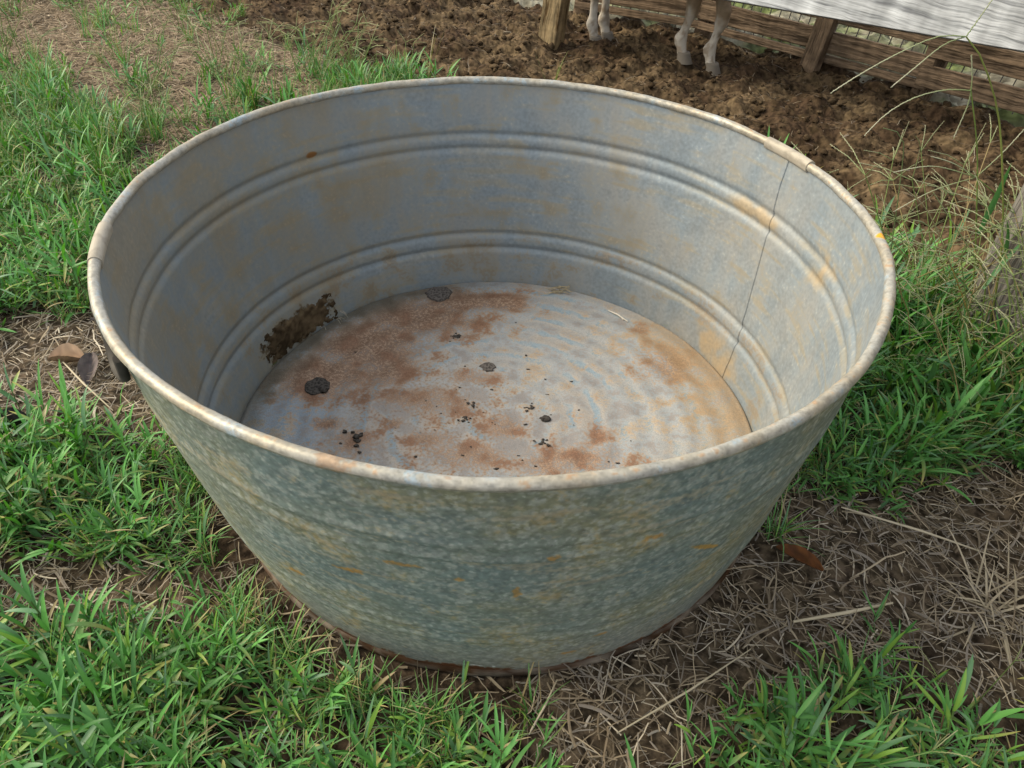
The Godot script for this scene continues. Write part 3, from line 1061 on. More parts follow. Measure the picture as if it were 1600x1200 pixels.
# a building added just out of view to shade the right-hand side
func build_added_barn() -> void:
	var b := thing("added_barn", "added unseen building of dark weathered boards that shades the right of the yard", "added_barn", Vector3(2.5, 0, 1.0))
	var m: Material = M.old_wood
	for k in 30:
		var o := part("board", plank(Vector3(0.03, 3.2, 0.155), 0.004, 1.5, k * 0.31), m, b)
		o.position = Vector3(0.004 * (k % 2), 1.58, -2.2 + k * 0.16)
	for e in [-2.29, 2.55]:
		for k in 18:
			var o := part("board", plank(Vector3(0.155, 3.2, 0.03), 0.004, 1.5, k * 0.17), m, b)
			o.position = Vector3(0.11 + k * 0.16, 1.58, e + 0.004 * (k % 2))
	var r := part("roof", plank(Vector3(4.0, 0.04, 5.6), 0.01, 1.0, 0.2), m, b)
	r.transform = Transform3D(Basis(Vector3(0, 0, 1), 0.12), Vector3(1.35, 3.42, 0.1))


# ------------------------------------------------------------------ the pony behind the board
func build_pony() -> void:
	var origin := Vector3(0.64, 0, -2.68)
	var d := Vector3(0.787, 0, 0.617)
	var l := Vector3(-0.617, 0, 0.787)
	var o := thing("pony", "small tan pony with pale lower legs standing behind the board", "pony", origin)
	var bones := []   # [a, b, ra, rb]
	var hoofs := [[Vector3(0.785, 0, -2.54), 1.0, true], [Vector3(0.915, 0, -2.49), -1.0, true], [Vector3(0.395, 0, -2.82), 1.0, false], [Vector3(0.455, 0, -2.87), -1.0, false]]
	var hoof_spots := []
	for h in hoofs:
		var g: Vector3 = h[0] - origin
		g.y = height(h[0].x, h[0].z)
		var ln := Vector3(LEAN * 0.9, 0, 0)
		hoof_spots.append(g)
		var front: bool = h[2]
		var past := g + Vector3(0, 0.052, 0) - d * 0.012
		var fet := g + Vector3(0, 0.088, 0) - d * 0.030 + ln * 0.088
		bones.append([past - Vector3(0, 0.02, 0) + d * 0.006, fet, 0.0225, 0.023])
		bones.append([fet - d * 0.010, fet - d * 0.014 - Vector3(0, 0.012, 0), 0.0205, 0.014])
		if front:
			var knee := g + Vector3(0, 0.232, 0) - d * 0.012 + ln * 0.232
			var elbow: Vector3 = d * 0.245 + l * 0.065 * h[1] + Vector3(0.02, 0.43, 0)
			bones.append([fet, knee - Vector3(0, 0.02, 0), 0.0185, 0.0195])
			bones.append([knee - Vector3(0, 0.024, 0), knee + Vector3(0, 0.022, 0), 0.0275, 0.0285])
			bones.append([knee + Vector3(0, 0.02, 0), elbow, 0.027, 0.062])
			bones.append([elbow, d * 0.27 + l * 0.05 * h[1] + Vector3(0, 0.58, 0), 0.065, 0.085])
		else:
			var hock := g + Vector3(0, 0.27, 0) - d * 0.05 + ln * 0.27
			var stifle: Vector3 = -d * 0.21 + l * 0.075 * h[1] + Vector3(0.02, 0.44, 0)
			bones.append([fet, hock - Vector3(0, 0.02, 0), 0.019, 0.021])
			bones.append([hock - Vector3(0, 0.02, 0), hock + Vector3(0, 0.015, 0) - d * 0.012, 0.028, 0.026])
			bones.append([hock, stifle, 0.028, 0.075])
			bones.append([stifle, -d * 0.29 + l * 0.06 * h[1] + Vector3(0, 0.62, 0), 0.085, 0.10])
	bones.append([d * 0.27 + Vector3(0, 0.56, 0), d * 0.02 + Vector3(0, 0.545, 0), 0.145, 0.155])
	bones.append([d * 0.02 + Vector3(0, 0.545, 0), -d * 0.27 + Vector3(0, 0.595, 0), 0.155, 0.138])
	bones.append([d * 0.30 + Vector3(0, 0.62, 0), d * 0.52 + Vector3(0, 0.85, 0), 0.115, 0.070])
	bones.append([d * 0.52 + Vector3(0, 0.86, 0), d * 0.66 + Vector3(0, 0.78, 0), 0.068, 0.052])
	bones.append([d * 0.66 + Vector3(0, 0.78, 0), d * 0.78 + Vector3(0, 0.66, 0), 0.052, 0.036])
	for sd in [-1.0, 1.0]:
		bones.append([d * 0.52 + l * 0.04 * sd + Vector3(0, 0.90, 0), d * 0.53 + l * 0.05 * sd + Vector3(0, 0.985, 0), 0.020, 0.006])
	var s := skin(bones, 0.0095, 0.022)
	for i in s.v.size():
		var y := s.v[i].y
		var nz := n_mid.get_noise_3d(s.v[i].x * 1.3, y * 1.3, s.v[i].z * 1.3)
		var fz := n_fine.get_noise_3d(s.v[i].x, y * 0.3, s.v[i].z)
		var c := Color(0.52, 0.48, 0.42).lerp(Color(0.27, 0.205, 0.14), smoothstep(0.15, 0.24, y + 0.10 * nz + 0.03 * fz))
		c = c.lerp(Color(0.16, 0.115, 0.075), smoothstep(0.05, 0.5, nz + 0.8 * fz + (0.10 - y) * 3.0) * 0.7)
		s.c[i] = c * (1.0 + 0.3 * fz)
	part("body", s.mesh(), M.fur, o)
	for g in hoof_spots:
		var hs := Soup.new()
		var q: Vector3 = g
		var hoof := func(u: float, v: float) -> Vector3:
			var a := u * TAU
			var r := lerpf(0.034, 0.025, minf(v / 0.85, 1.0)) if v < 0.86 else 0.025 * (1.0 - v) / 0.14
			var y := minf(v / 0.85, 1.0) * 0.046 - 0.006
			return q + Vector3(cos(a) * r, y, sin(a) * r) + d * (0.016 * (1.0 - v) + 0.004 * cos(a))
		grid(hs, 18, 7, hoof, true, 1.0)
		for i in hs.v.size():
			if hs.n[i].length() < 0.5 or hs.n[i].dot(hs.v[i] - q - Vector3(0, 0.015, 0)) < 0.0:
				hs.n[i] = -hs.n[i] if hs.n[i].length() > 0.5 else Vector3.UP
		rewind(hs)
		part("hoof", hs.mesh(), M.hoof, o)
	var ts := Soup.new()
	for k in 26:
		var a0 := -d * 0.385 + Vector3(rng.randf_range(-0.015, 0.015), 0.66, rng.randf_range(-0.015, 0.015))
		var e := Vector3(rng.randf_range(-0.05, 0.05), 0, rng.randf_range(-0.05, 0.05))
		var cc := Color(0.10, 0.075, 0.05) * rng.randf_range(0.7, 1.3)
		tube(ts, [a0, a0 - d * 0.05 + Vector3(0, -0.06, 0) + e * 0.3, a0 - d * 0.075 + Vector3(0, -0.24, 0) + e, a0 - d * 0.06 + Vector3(0, -0.40, 0) + e * 1.3], [0.008, 0.009, 0.007, 0.002], 5, [cc, cc, cc, cc])
	part("tail", ts.mesh(), M.fur, o)


# tapered capsules joined smoothly and meshed as surface nets
func skin(bones: Array, cell: float, k: float) -> Soup:
	var lo := Vector3.ONE * 9.0
	var hi := Vector3.ONE * -9.0
	for b in bones:
		var r := maxf(b[2], b[3]) + k
		for e in 2:
			lo = lo.min(b[e] - Vector3.ONE * r)
			hi = hi.max(b[e] + Vector3.ONE * r)
	lo -= Vector3.ONE * cell * 2.0
	var dim := ((hi - lo) / cell).ceil() + Vector3.ONE * 2.0
	var nx := int(dim.x)
	var ny := int(dim.y)
	var nz := int(dim.z)
	var f := PackedFloat32Array()
	f.resize(nx * ny * nz)
	f.fill(1.0)
	for b in bones:
		var a: Vector3 = b[0]
		var ab: Vector3 = b[1] - b[0]
		var l2 := maxf(ab.length_squared(), 1e-9)
		var r := maxf(b[2], b[3]) + k + cell
		var bl := ((a.min(b[1]) - Vector3.ONE * r - lo) / cell).floor()
		var bh := ((a.max(b[1]) + Vector3.ONE * r - lo) / cell).ceil()
		for z in range(maxi(0, int(bl.z)), mini(nz, int(bh.z) + 1)):
			for y in range(maxi(0, int(bl.y)), mini(ny, int(bh.y) + 1)):
				for x in range(maxi(0, int(bl.x)), mini(nx, int(bh.x) + 1)):
					var p := lo + Vector3(x, y, z) * cell
					var t := clampf((p - a).dot(ab) / l2, 0.0, 1.0)
					var dd := (p - a - ab * t).length() - lerpf(b[2], b[3], t)
					var at := (z * ny + y) * nx + x
					var o := f[at]
					var h := maxf(k - absf(o - dd), 0.0) / k
					f[at] = minf(o, dd) - h * h * k * 0.25
	var s := Soup.new()
	var ids := {}
	var step := [1, nx, nx * ny]
	for z in nz - 1:
		for y in ny - 1:
			for x in nx - 1:
				var at := (z * ny + y) * nx + x
				var neg := 0
				var c := []
				for q in 8:
					var vv := f[at + (q & 1) + ((q >> 1) & 1) * nx + (q >> 2) * nx * ny]
					c.append(vv)
					if vv < 0.0:
						neg += 1
				if neg == 0 or neg == 8:
					continue
				var sum := Vector3.ZERO
				var cnt := 0
				for e in [[0, 1], [2, 3], [4, 5], [6, 7], [0, 2], [1, 3], [4, 6], [5, 7], [0, 4], [1, 5], [2, 6], [3, 7]]:
					var f0: float = c[e[0]]
					var f1: float = c[e[1]]
					if (f0 < 0.0) != (f1 < 0.0):
						var t := f0 / (f0 - f1)
						var p0 := Vector3(e[0] & 1, (e[0] >> 1) & 1, e[0] >> 2)
						var p1 := Vector3(e[1] & 1, (e[1] >> 1) & 1, e[1] >> 2)
						sum += p0.lerp(p1, t)
						cnt += 1
				var g := Vector3(c[1] + c[3] + c[5] + c[7] - c[0] - c[2] - c[4] - c[6], c[2] + c[3] + c[6] + c[7] - c[0] - c[1] - c[4] - c[5], c[4] + c[5] + c[6] + c[7] - c[0] - c[1] - c[2] - c[3])
				ids[at] = s.add(lo + (Vector3(x, y, z) + sum / cnt) * cell, g.normalized())
	for at in ids:
		for ax in 3:
			var b: int = step[(ax + 1) % 3]
			var d: int = step[(ax + 2) % 3]
			if (f[at] < 0.0) != (f[at + step[ax]] < 0.0):
				if ids.has(at - b) and ids.has(at - d) and ids.has(at - b - d):
					s.quad(ids[at], ids[at - b], ids[at - b - d], ids[at - d])
	return s


# ------------------------------------------------------------------ clods, straw
func build_clods() -> void:
	var root := Node3D.new()
	root.name = "soil_clods"
	root.set_meta("kind", "stuff")
	root.set_meta("label", "crumbly brown clods strewn over the pen soil")
	add_child(root)
	for k in 4:
		var places := []
		var cols := []
		for i in 3000:
			var x := rng.randf_range(-1.6, 2.9)
			var z := rng.randf_range(-3.7, -0.1)
			if look(pen_mask, x, z) < 0.35 or beyond(x, z):
				continue
			var r := 0.0025 + 0.016 * pow(rng.randf(), 5.0)
			var b := Basis.from_euler(Vector3(rng.randf() * TAU, rng.randf() * TAU, rng.randf() * TAU)).scaled(Vector3(r * rng.randf_range(0.8, 1.4), r * rng.randf_range(0.6, 1.0), r))
			places.append(Transform3D(b, Vector3(x, height(x, z) + r * 0.25, z)))
			var t := rng.randf()
			cols.append(Color(0.10, 0.069, 0.041).lerp(Color(0.20, 0.145, 0.088), t * t) * rng.randf_range(0.6, 1.1))
		copies("clod", lump(k * 3.1, 0.55, 6, 8), M.clod, places, cols, root)


func strip(length: float, width: float, lift: float) -> ArrayMesh:
	var s := Soup.new()
	var p := Vector3(-length * 0.5, 0, 0)
	var yaw := rng.randf_range(-0.15, 0.15)
	var drift := rng.randf_range(-0.10, 0.10)
	var kink := rng.randi_range(1, 5)
	for i in 7:
		var t := i / 6.0
		var w := width * (1.0 - 0.55 * absf(t - 0.4))
		var side := Vector3(-sin(yaw), 0, cos(yaw))
		s.add(p - side * w, (Vector3.UP - side * 0.5).normalized())
		s.add(p + Vector3(0, w * 0.5, 0), Vector3.UP)
		s.add(p + side * w, (Vector3.UP + side * 0.5).normalized())
		yaw += drift
		if i == kink:
			yaw += rng.randf_range(-0.6, 0.6)
		p += Vector3(cos(yaw), 0, sin(yaw)) * length / 6.0
		p.y = lift * sin(t * PI)
	for i in 6:
		s.quad(i * 3, i * 3 + 1, i * 3 + 4, i * 3 + 3)
		s.quad(i * 3 + 1, i * 3 + 2, i * 3 + 5, i * 3 + 4)
	return s.mesh()


func build_litter() -> void:
	var root := Node3D.new()
	root.name = "straw_litter"
	root.set_meta("kind", "stuff")
	root.set_meta("label", "matted dead grass and straw lying on the ground")
	add_child(root)
	var kinds := [[0.05, 0.0010, 0.003], [0.07, 0.0010, 0.005], [0.03, 0.0010, 0.002], [0.10, 0.0013, 0.007], [0.05, 0.0022, 0.004], [0.022, 0.0013, 0.001], [0.04, 0.0008, 0.003], [0.06, 0.0013, 0.004], [0.035, 0.0008, 0.002], [0.016, 0.0016, 0.001]]
	for k in kinds.size():
		var q: Array = kinds[k]
		var places := []
		var cols := []
		var tries: int = [22000, 12000, 26000, 4000, 4000, 30000, 24000, 12000, 26000, 24000][k]
		for i in tries:
			var x := rng.randf_range(-3.3, 2.2)
			var z := rng.randf_range(-3.4, 0.95)
			if x * x + z * z < 0.255:
				continue
			var th := look(thatch_mask, x, z)
			var hay := look(hay_mask, x, z)
			var pen := look(pen_mask, x, z)
			var patch := 0.5 + 1.2 * n_mid.get_noise_2d(x * 0.6, z * 0.6 + 9.0)
			var chance := 0.36 + th * 0.8 + hay * 0.55 * patch - pen * 0.9
			if z > -1.2 and pen < 0.3:
				chance += 0.1
			if pen > 0.5:
				chance = 0.025
			if rng.randf() > chance:
				continue
			var lift := rng.randf() * rng.randf() * (0.022 if th + hay > 0.5 else 0.012)
			var b := Basis(Vector3.UP, rng.randf() * TAU) * Basis(Vector3(0, 0, 1), rng.randfn(0.0, 0.16)) * Basis(Vector3.RIGHT, rng.randfn(0.0, 0.5))
			b = b.scaled_local(Vector3.ONE * rng.randf_range(0.6, 1.3))
			places.append(Transform3D(b, Vector3(x, height(x, z) + 0.003 + lift, z)))
			var t := rng.randf()
			var c := Color(0.16, 0.125, 0.085).lerp(Color(0.40, 0.33, 0.23), t * t)
			if rng.randf() < 0.10:
				c = Color(0.52, 0.46, 0.36)
			if hay > 0.5:
				c = c.lerp(Color(0.36, 0.255, 0.16), 0.5)
			elif rng.randf() < 0.4:
				c = c.lerp(Color(0.22, 0.20, 0.18), 0.6)
			if th + hay < 0.5:
				c *= rng.randf_range(0.45, 0.9)  # straw among the grass darkened, painting shade into the gaps
			cols.append(c)
		copies("straw", strip(q[0], q[1], q[2]), M.straw, places, cols, root)


# ------------------------------------------------------------------ grass
func blade(s: Soup, base: Vector3, yaw: float, length: float, width: float, lean: float, bend: float, col: Color, tip: Color, side_bend := 0.0, narrow_base := 0.5) -> void:
	var first := s.v.size()
	var p := base
	var segs := 6
	var dirh := Vector3(cos(yaw), 0, sin(yaw))
	for i in segs + 1:
		var t := float(i) / segs
		var a := lean + bend * t
		var yy := yaw + side_bend * t
		dirh = Vector3(cos(yy), 0, sin(yy))
		var d := dirh * sin(a) + Vector3.UP * cos(a)
		var acr := Vector3(-dirh.z, 0, dirh.x)
		var nn := acr.cross(d).normalized()
		if nn.y < 0.0:
			nn = -nn
		var w := width * 0.5 * (narrow_base + (1.0 - narrow_base) * minf(1.0, t * 3.5)) * pow(maxf(0.0, 1.0 - t * t), 0.62)
		w = maxf(w, 0.0002)
		var c := col.lerp(tip, t * t)
		s.add(p - acr * w + nn * w * 0.28, (nn + acr * 0.28).normalized(), c)
		s.add(p, nn, c * 1.12)
		s.add(p + acr * w + nn * w * 0.28, (nn - acr * 0.28).normalized(), c)
		p += d * (length / segs)
	for i in segs:
		var a := first + i * 3
		s.quad(a, a + 1, a + 4, a + 3)
		s.quad(a + 1, a + 2, a + 5, a + 4)


func greens() -> Color:
	var t := rng.randf()
	var c := Color(0.056, 0.182, 0.048).lerp(Color(0.122, 0.335, 0.090), t)
	if rng.randf() < 0.16:
		c = Color(0.165, 0.320, 0.060)
	if rng.randf() < 0.12:
		c = Color(0.100, 0.22, 0.115)
	return c


# a branching shoot of broad-leaved creeping grass
func shoot(s: Soup, yaw: float, size: float) -> void:
	var p := Vector3(rng.randf_range(-0.02, 0.02), -0.004, rng.randf_range(-0.02, 0.02))
	var lean := rng.randf_range(0.5, 1.5)
	var pts := [p]
	var nodes := rng.randi_range(3, 5)
	var c := Color(0.10, 0.17, 0.06)
	if rng.randf() < 0.25:
		c = Color(0.17, 0.12, 0.08)
	var yy := yaw
	for i in nodes:
		var d := Vector3(cos(yy), 0, sin(yy)) * sin(lean) + Vector3.UP * cos(lean)
		p += d * size * rng.randf_range(0.012, 0.030)
		p.y = maxf(p.y, 0.004)
		pts.append(p)
		var g := greens()
		var tip := g
		var luck := rng.randf()
		if luck < 0.22:
			tip = Color(0.36, 0.30, 0.11)
		elif luck < 0.25:
			g = Color(0.27, 0.24, 0.12)
			tip = Color(0.34, 0.28, 0.17)
		var side := 0.7 if i % 2 == 0 else -0.7
		blade(s, p, yy + side * rng.randf_range(0.4, 1.6), size * rng.randf_range(0.028, 0.082), size * (0.0045 + 0.0085 * pow(rng.randf(), 1.6)), rng.randf_range(0.45, 1.45), rng.randf_range(-0.1, 1.1), g, tip, rng.randf_range(-0.5, 0.5))
		lean = maxf(0.1, lean - rng.randf_range(0.0, 0.25))
		yy += rng.randf_range(-0.3, 0.3)
	var g2 := greens()
	blade(s, p, yy, size * rng.randf_range(0.05, 0.09), size * rng.randf_range(0.005, 0.009), rng.randf_range(0.1, 0.5), rng.randf_range(0.2, 0.9), g2, g2)
	var rad := []
	var col := []
	for i in pts.size():
		rad.append(0.0013 * size)
		col.append(c)
	tube(s, pts, rad, 4, col, false)


func spike(s: Soup, pts: Array, r: float, col: Color, tip: Color) -> void:
	# a slender seed finger: a thin rachis beaded with tiny spikelets
	var cols := []
	var rad := []
	for i in pts.size():
		cols.append(col.lerp(tip, float(i) / (pts.size() - 1)))
		rad.append(r * (0.55 if i < pts.size() - 1 else 0.25))
	tube(s, pts, rad, 4, cols, false)
	for i in pts.size() - 1:
		var a: Vector3 = pts[i]
		var b: Vector3 = pts[i + 1]
		var d := (b - a).normalized()
		var sd := d.cross(Vector3.UP).normalized()
		var n := maxi(2, int((b - a).length() / 0.0042))
		for k in n:
			var t := float(k) / n
			var q := a.lerp(b, t)
			var c := col.lerp(tip, (i + t) / (pts.size() - 1)) * rng.randf_range(0.85, 1.2)
			var o := sd * (1.0 if k % 2 == 0 else -1.0) + Vector3.UP * rng.randf_range(-0.5, 0.5)
			var e := q + d * 0.0045 + o.normalized() * r * 1.3
			var w := d.cross(o).normalized() * r * 0.7
			var i0 := s.add(q, o.normalized(), c)
			var i1 := s.add((q + e) / 2.0 + w, o.normalized(), c)
			var i2 := s.add((q + e) / 2.0 - w, o.normalized(), c)
			var i3 := s.add(e, o.normalized(), c)
			s.tri(i0, i1, i2)
			s.tri(i1, i2, i3)


func build_grass() -> void:
	var broad := []
	for k in 10:
		var s := Soup.new()
		for i in rng.randi_range(4, 7):
			shoot(s, rng.randf() * TAU, rng.randf_range(0.85, 1.2))
		broad.append(s.mesh())
	var fine := []
	for k in 6:
		var s := Soup.new()
		for i in 26:
			var g := greens()
			var dry := rng.randf() < 0.2
			if dry:
				g = Color(0.33, 0.27, 0.15)
			var a := rng.randf() * TAU
			blade(s, Vector3(cos(a), 0, sin(a)) * rng.randf_range(0.0, 0.03) + Vector3(0, -0.004, 0), rng.randf() * TAU, rng.randf_range(0.04, 0.13), rng.randf_range(0.0018, 0.0042), rng.randf_range(0.05, 0.7), rng.randf_range(0.2, 1.5), g, g.lerp(Color(0.25, 0.28, 0.12), 0.3), rng.randf_range(-0.4, 0.4), 0.8)
		fine.append(s.mesh())
	var heads := []
	for k in 5:
		var s := Soup.new()
		for i in 3:
			var yaw := rng.randf() * TAU
			var d := Vector3(cos(yaw), 0, sin(yaw))
			var h := rng.randf_range(0.09, 0.17)
			var ln := rng.randf_range(0.2, 0.8)
			var b0 := Vector3(rng.randf_range(-0.02, 0.02), 0, rng.randf_range(-0.02, 0.02))
			var top := b0 + d * h * ln + Vector3(0, h, 0)
			var c := Color(0.16, 0.24, 0.08)
			tube(s, [b0, b0.lerp(top, 0.5) + Vector3(0, 0.01, 0), top], [0.0012, 0.001, 0.0008], 4, [c, c, c], false)
			for q in rng.randi_range(2, 3):
				var e := (d * rng.randf_range(0.2, 1.2) + Vector3(rng.randf_range(-0.8, 0.8), rng.randf_range(-0.1, 0.7), rng.randf_range(-0.8, 0.8))).normalized() * rng.randf_range(0.04, 0.07)
				spike(s, [top, top + e * 0.5 + Vector3(0, 0.004, 0), top + e], 0.0014, Color(0.20, 0.28, 0.11), Color(0.42, 0.40, 0.28))
		heads.append(s.mesh())
	# sow them
	var pb := []
	var cb := []
	var pf := []
	var cf := []
	var ph := []
	var ch := []
	for k in 10:
		pb.append([]); cb.append([])
	for k in 6:
		pf.append([]); cf.append([])
	for k in 5:
		ph.append([]); ch.append([])
	for i in 24000:
		var x := rng.randf_range(-3.4, 2.1)
		var z := rng.randf_range(-3.4, 0.95)
		var r := sqrt(x * x + z * z)
		if r < 0.565 or (Vector2(x, z) - Vector2(1.225, -0.37)).length() < 0.12:
			continue
		var g := look(green_mask, x, z)
		if z < -1.2 and x > -0.3:
			g = 0.0
		g *= clampf(0.95 + 1.1 * n_mid.get_noise_2d(x * 0.55 + 2.0, z * 0.55), 0.25, 1.2)
		if x > 0.0 and z > 0.3:
			g *= 0.62
		var near := r < 0.61
		if rng.randf() > g * g * (0.85 if z > -0.9 else 0.55) * (4.5 if near else 1.0):
			continue
		var far := smoothstep(-0.6, -1.3, z)
		var s := rng.randf_range(0.5, 1.05)
		if near:
			s = rng.randf_range(0.55, 0.9)
		elif r < 0.74:
			s = minf(s, 0.66)
		var tilt := Basis(Vector3.UP, rng.randf() * TAU) * Basis(Vector3.RIGHT, rng.randfn(0.0, 0.1))
		var at := Vector3(x, height(x, z), z)
		var c := Color.WHITE.lerp(Color(1.25, 1.1, 0.85), rng.randf() * 0.5) * rng.randf_range(0.8, 1.15)
		var pick := rng.randf()
		var right := x > 0.55 and z < 0.15 and r > 0.86
		var weedy := look(hay_mask, x, z) > 0.5 and rng.randf() < 0.35
		if weedy:
			var k := rng.randi() % 5
			ph[k].append(Transform3D(tilt.scaled(Vector3.ONE * s * 1.6), at))
			ch[k].append(c)
		elif pick < 0.66 - 0.30 * far and not near:
			var k := rng.randi() % 10
			pb[k].append(Transform3D(tilt.scaled(Vector3.ONE * s * (1.35 if right else 1.0)), at))
			cb[k].append(c)
		elif pick < 0.91 or near:
			var k := rng.randi() % 6
			pf[k].append(Transform3D(tilt.scaled(Vector3(1, 1.0 + 0.5 * far, 1) * s * (1.35 if right else 1.0)), at))
			cf[k].append(c)
		else:
			var k := rng.randi() % 5
			ph[k].append(Transform3D(tilt.scaled(Vector3.ONE * s), at))
			ch[k].append(c)
	var root := Node3D.new()
	root.name = "lawn_grass"
	root.set_meta("kind", "stuff")
	root.set_meta("label", "lush green creeping grass growing round the tub")
	add_child(root)
	for k in 10:
		copies("broad_grass", broad[k], M.leaf, pb[k], cb[k], root)
	for k in 6:
		copies("fine_grass", fine[k], M.leaf, pf[k], cf[k], root)
	for k in 5:
		copies("seeding_grass", heads[k], M.leaf, ph[k], ch[k], root)


# ------------------------------------------------------------------ on the tub floor
func floor_y(x: float, z: float) -> float:
	var r := sqrt(x * x + z * z)
	return FLOOR + 0.0014 * sin(r * TAU / 0.052) + 0.0035 * n_big.get_noise_2d(x * 2.0, z * 2.0)


func flat_cake(r: float, h: float, sd: float, ragged := 0.25) -> ArrayMesh:
	var s := Soup.new()
	var at := func(u: float, v: float) -> Vector3:
		var a := u * TAU
		var rr := r * (1.0 + ragged * n_big.get_noise_2d(cos(a) * 0.7 + sd, sin(a) * 0.7)) * minf(1.0, v * 1.25)
		var y := h * (1.0 - pow(v, 4.0)) + h * 0.7 * n_mid.get_noise_2d(cos(a) * v * 0.3 + sd, sin(a) * v * 0.3) * (1.0 - v)
		return Vector3(cos(a) * rr, y if v < 0.99 else -0.003, sin(a) * rr)
	grid(s, 24, 8, at, true, 1.0)
	for i in s.v.size():
		if s.n[i].y < 0.0:
			s.n[i] = -s.n[i]
		if s.n[i].length() < 0.5:
			s.n[i] = Vector3.UP
	rewind(s)
	return s.mesh()


func build_tub_debris() -> void:
	var cake := thing("mud_cake", "round blackish mud cake with a black lump on the left of the tub floor", "mud", Vector3(-0.375, floor_y(-0.375, -0.08), -0.08))
	part("cake", flat_cake(0.026, 0.0035, 1.0), M.black_mud, cake)
	var l := part("lump", lump(2.0, 0.5), M.black_mud, cake)
	l.transform = Transform3D(Basis().scaled(Vector3(0.009, 0.005, 0.009)), Vector3(0.016, 0.004, 0.014))
	var b := thing("mud_cake", "smooth grey mud cake at the far edge of the tub floor", "mud", Vector3(-0.155, floor_y(-0.155, -0.445), -0.445))
	part("cake", flat_cake(0.031, 0.006, 7.0), M.grey_mud, b)
	var named := [[-0.27, 0.075, 0.022, "largest crumbly dark green-black clump near the front rim on the tub floor"], [-0.10, -0.27, 0.014, "dark crumb pile behind the middle of the tub floor, near the rust"], [-0.02, -0.165, 0.012, "flat grey flake near the centre of the tub floor"], [0.07, -0.035, 0.012, "ragged black clump right of the centre of the tub floor"], [0.1, -0.008, 0.010, "round dark pellet at the right of the crumb scatter"], [0.10, 0.06, 0.012, "black clump at the front right of the crumb scatter"], [-0.06, 0.0, 0.011, "black clump at the left of the crumb scatter"], [-0.045, -0.04, 0.010, "loose black crumb pile at the back of the crumb scatter"]]
	for q in named:
		var t := thing("dirt_clump", q[3], "dirt", Vector3(q[0], floor_y(q[0], q[1]), q[1]), 0.0, "dirt clumps on the tub floor")
		if q[2] == 0.012 and q[0] < 0.0:
			part("flake", flat_cake(0.016, 0.003, 12.0, 0.5), M.grey_mud, t)
			continue
		for k in 9:
			var c := part("crumb", lump(k * 1.7 + q[0] * 9.0, 0.6, 5, 7), M.black_mud, t)
			var rr: float = q[2] * rng.randf_range(0.10, 0.30)
			if q[2] == 0.010 and q[0] > 0.0:
				rr = q[2] * (0.8 if k == 0 else 0.2)
			c.transform = Transform3D(Basis.from_euler(Vector3(rng.randf() * 6, rng.randf() * 6, 0)).scaled(Vector3(rr * 1.3, rr * 0.7, rr)), Vector3(rng.randfn(0, 0.6) * q[2], rr * 0.35, rng.randfn(0, 0.6) * q[2]))
	var tiny := lump(4.4, 0.6, 4, 6)
	for i in 38:
		var x := rng.randfn(0.03, 0.13)
		var z := rng.randfn(0.0, 0.09)
		if i > 34:
			x = rng.randf_range(-0.35, 0.4)
			z = rng.randf_range(-0.35, 0.1)
		var c := part("dirt_crumb", tiny, M.black_mud, self)
		var rr := rng.randf_range(0.0009, 0.0024)
		c.transform = Transform3D(Basis.from_euler(Vector3(0, rng.randf() * 6, 0)).scaled(Vector3(rr * rng.randf_range(1.0, 2.2), rr * 0.7, rr)), Vector3(x, floor_y(x, z) + rr * 0.4, z))
		tag(c, "tiny black crumb scattered on the tub floor", "crumb", "tiny crumbs on the tub floor")
	# hay wisp at the back edge and two straws
	var w := thing("hay_wisp", "small tuft of dried grass against the far foot of the tub wall", "hay", Vector3(0.145, FLOOR, -0.475))
	for k in 22:
		var s := Soup.new()
		var p := Vector3(rng.randf_range(-0.02, 0.02), rng.randf_range(0.001, 0.010), rng.randf_range(-0.008, 0.012))
		var d := Vector3(rng.randf_range(-1, 1), rng.randf_range(-0.1, 0.25), rng.randf_range(-0.35, 0.35)).normalized() * rng.randf_range(0.012, 0.026)
		var c := Color(0.36, 0.30, 0.19) * rng.randf_range(0.7, 1.3)
		tube(s, [p - d, p + Vector3(0, 0.004, 0.002), p + d], [0.0006, 0.0008, 0.0005], 4, [c, c, c], false)
		part("hay_stem", s.mesh(), M.straw, w)
	var sp := Soup.new()
	var wc := Color(0.62, 0.58, 0.50)
	tube(sp, [Vector3(-0.022, 0.002, -0.018), Vector3(-0.004, 0.004, -0.002), Vector3(0.02, 0.002, 0.024)], [0.0012, 0.0022, 0.0012], 5, [wc, wc, wc])
	tube(sp, [Vector3(-0.010, 0.002, -0.006), Vector3(0.002, 0.004, 0.002), Vector3(0.010, 0.002, 0.018)], [0.0008, 0.0012, 0.0008], 5, [wc, wc, wc])
	var st := part("straw_piece", sp.mesh(), M.straw, self)
	st.position = Vector3(0.285, floor_y(0.285, -0.38), -0.38)
	tag(st, "pale broken straw lying on the back right of the tub floor", "straw")
	# brown mud stuck to the left foot of the wall, with rootlets
	var mp := thing("mud_patch", "rough brown mud stuck on the left foot of the inner tub wall", "mud", Vector3.ZERO)
	var s := Soup.new()
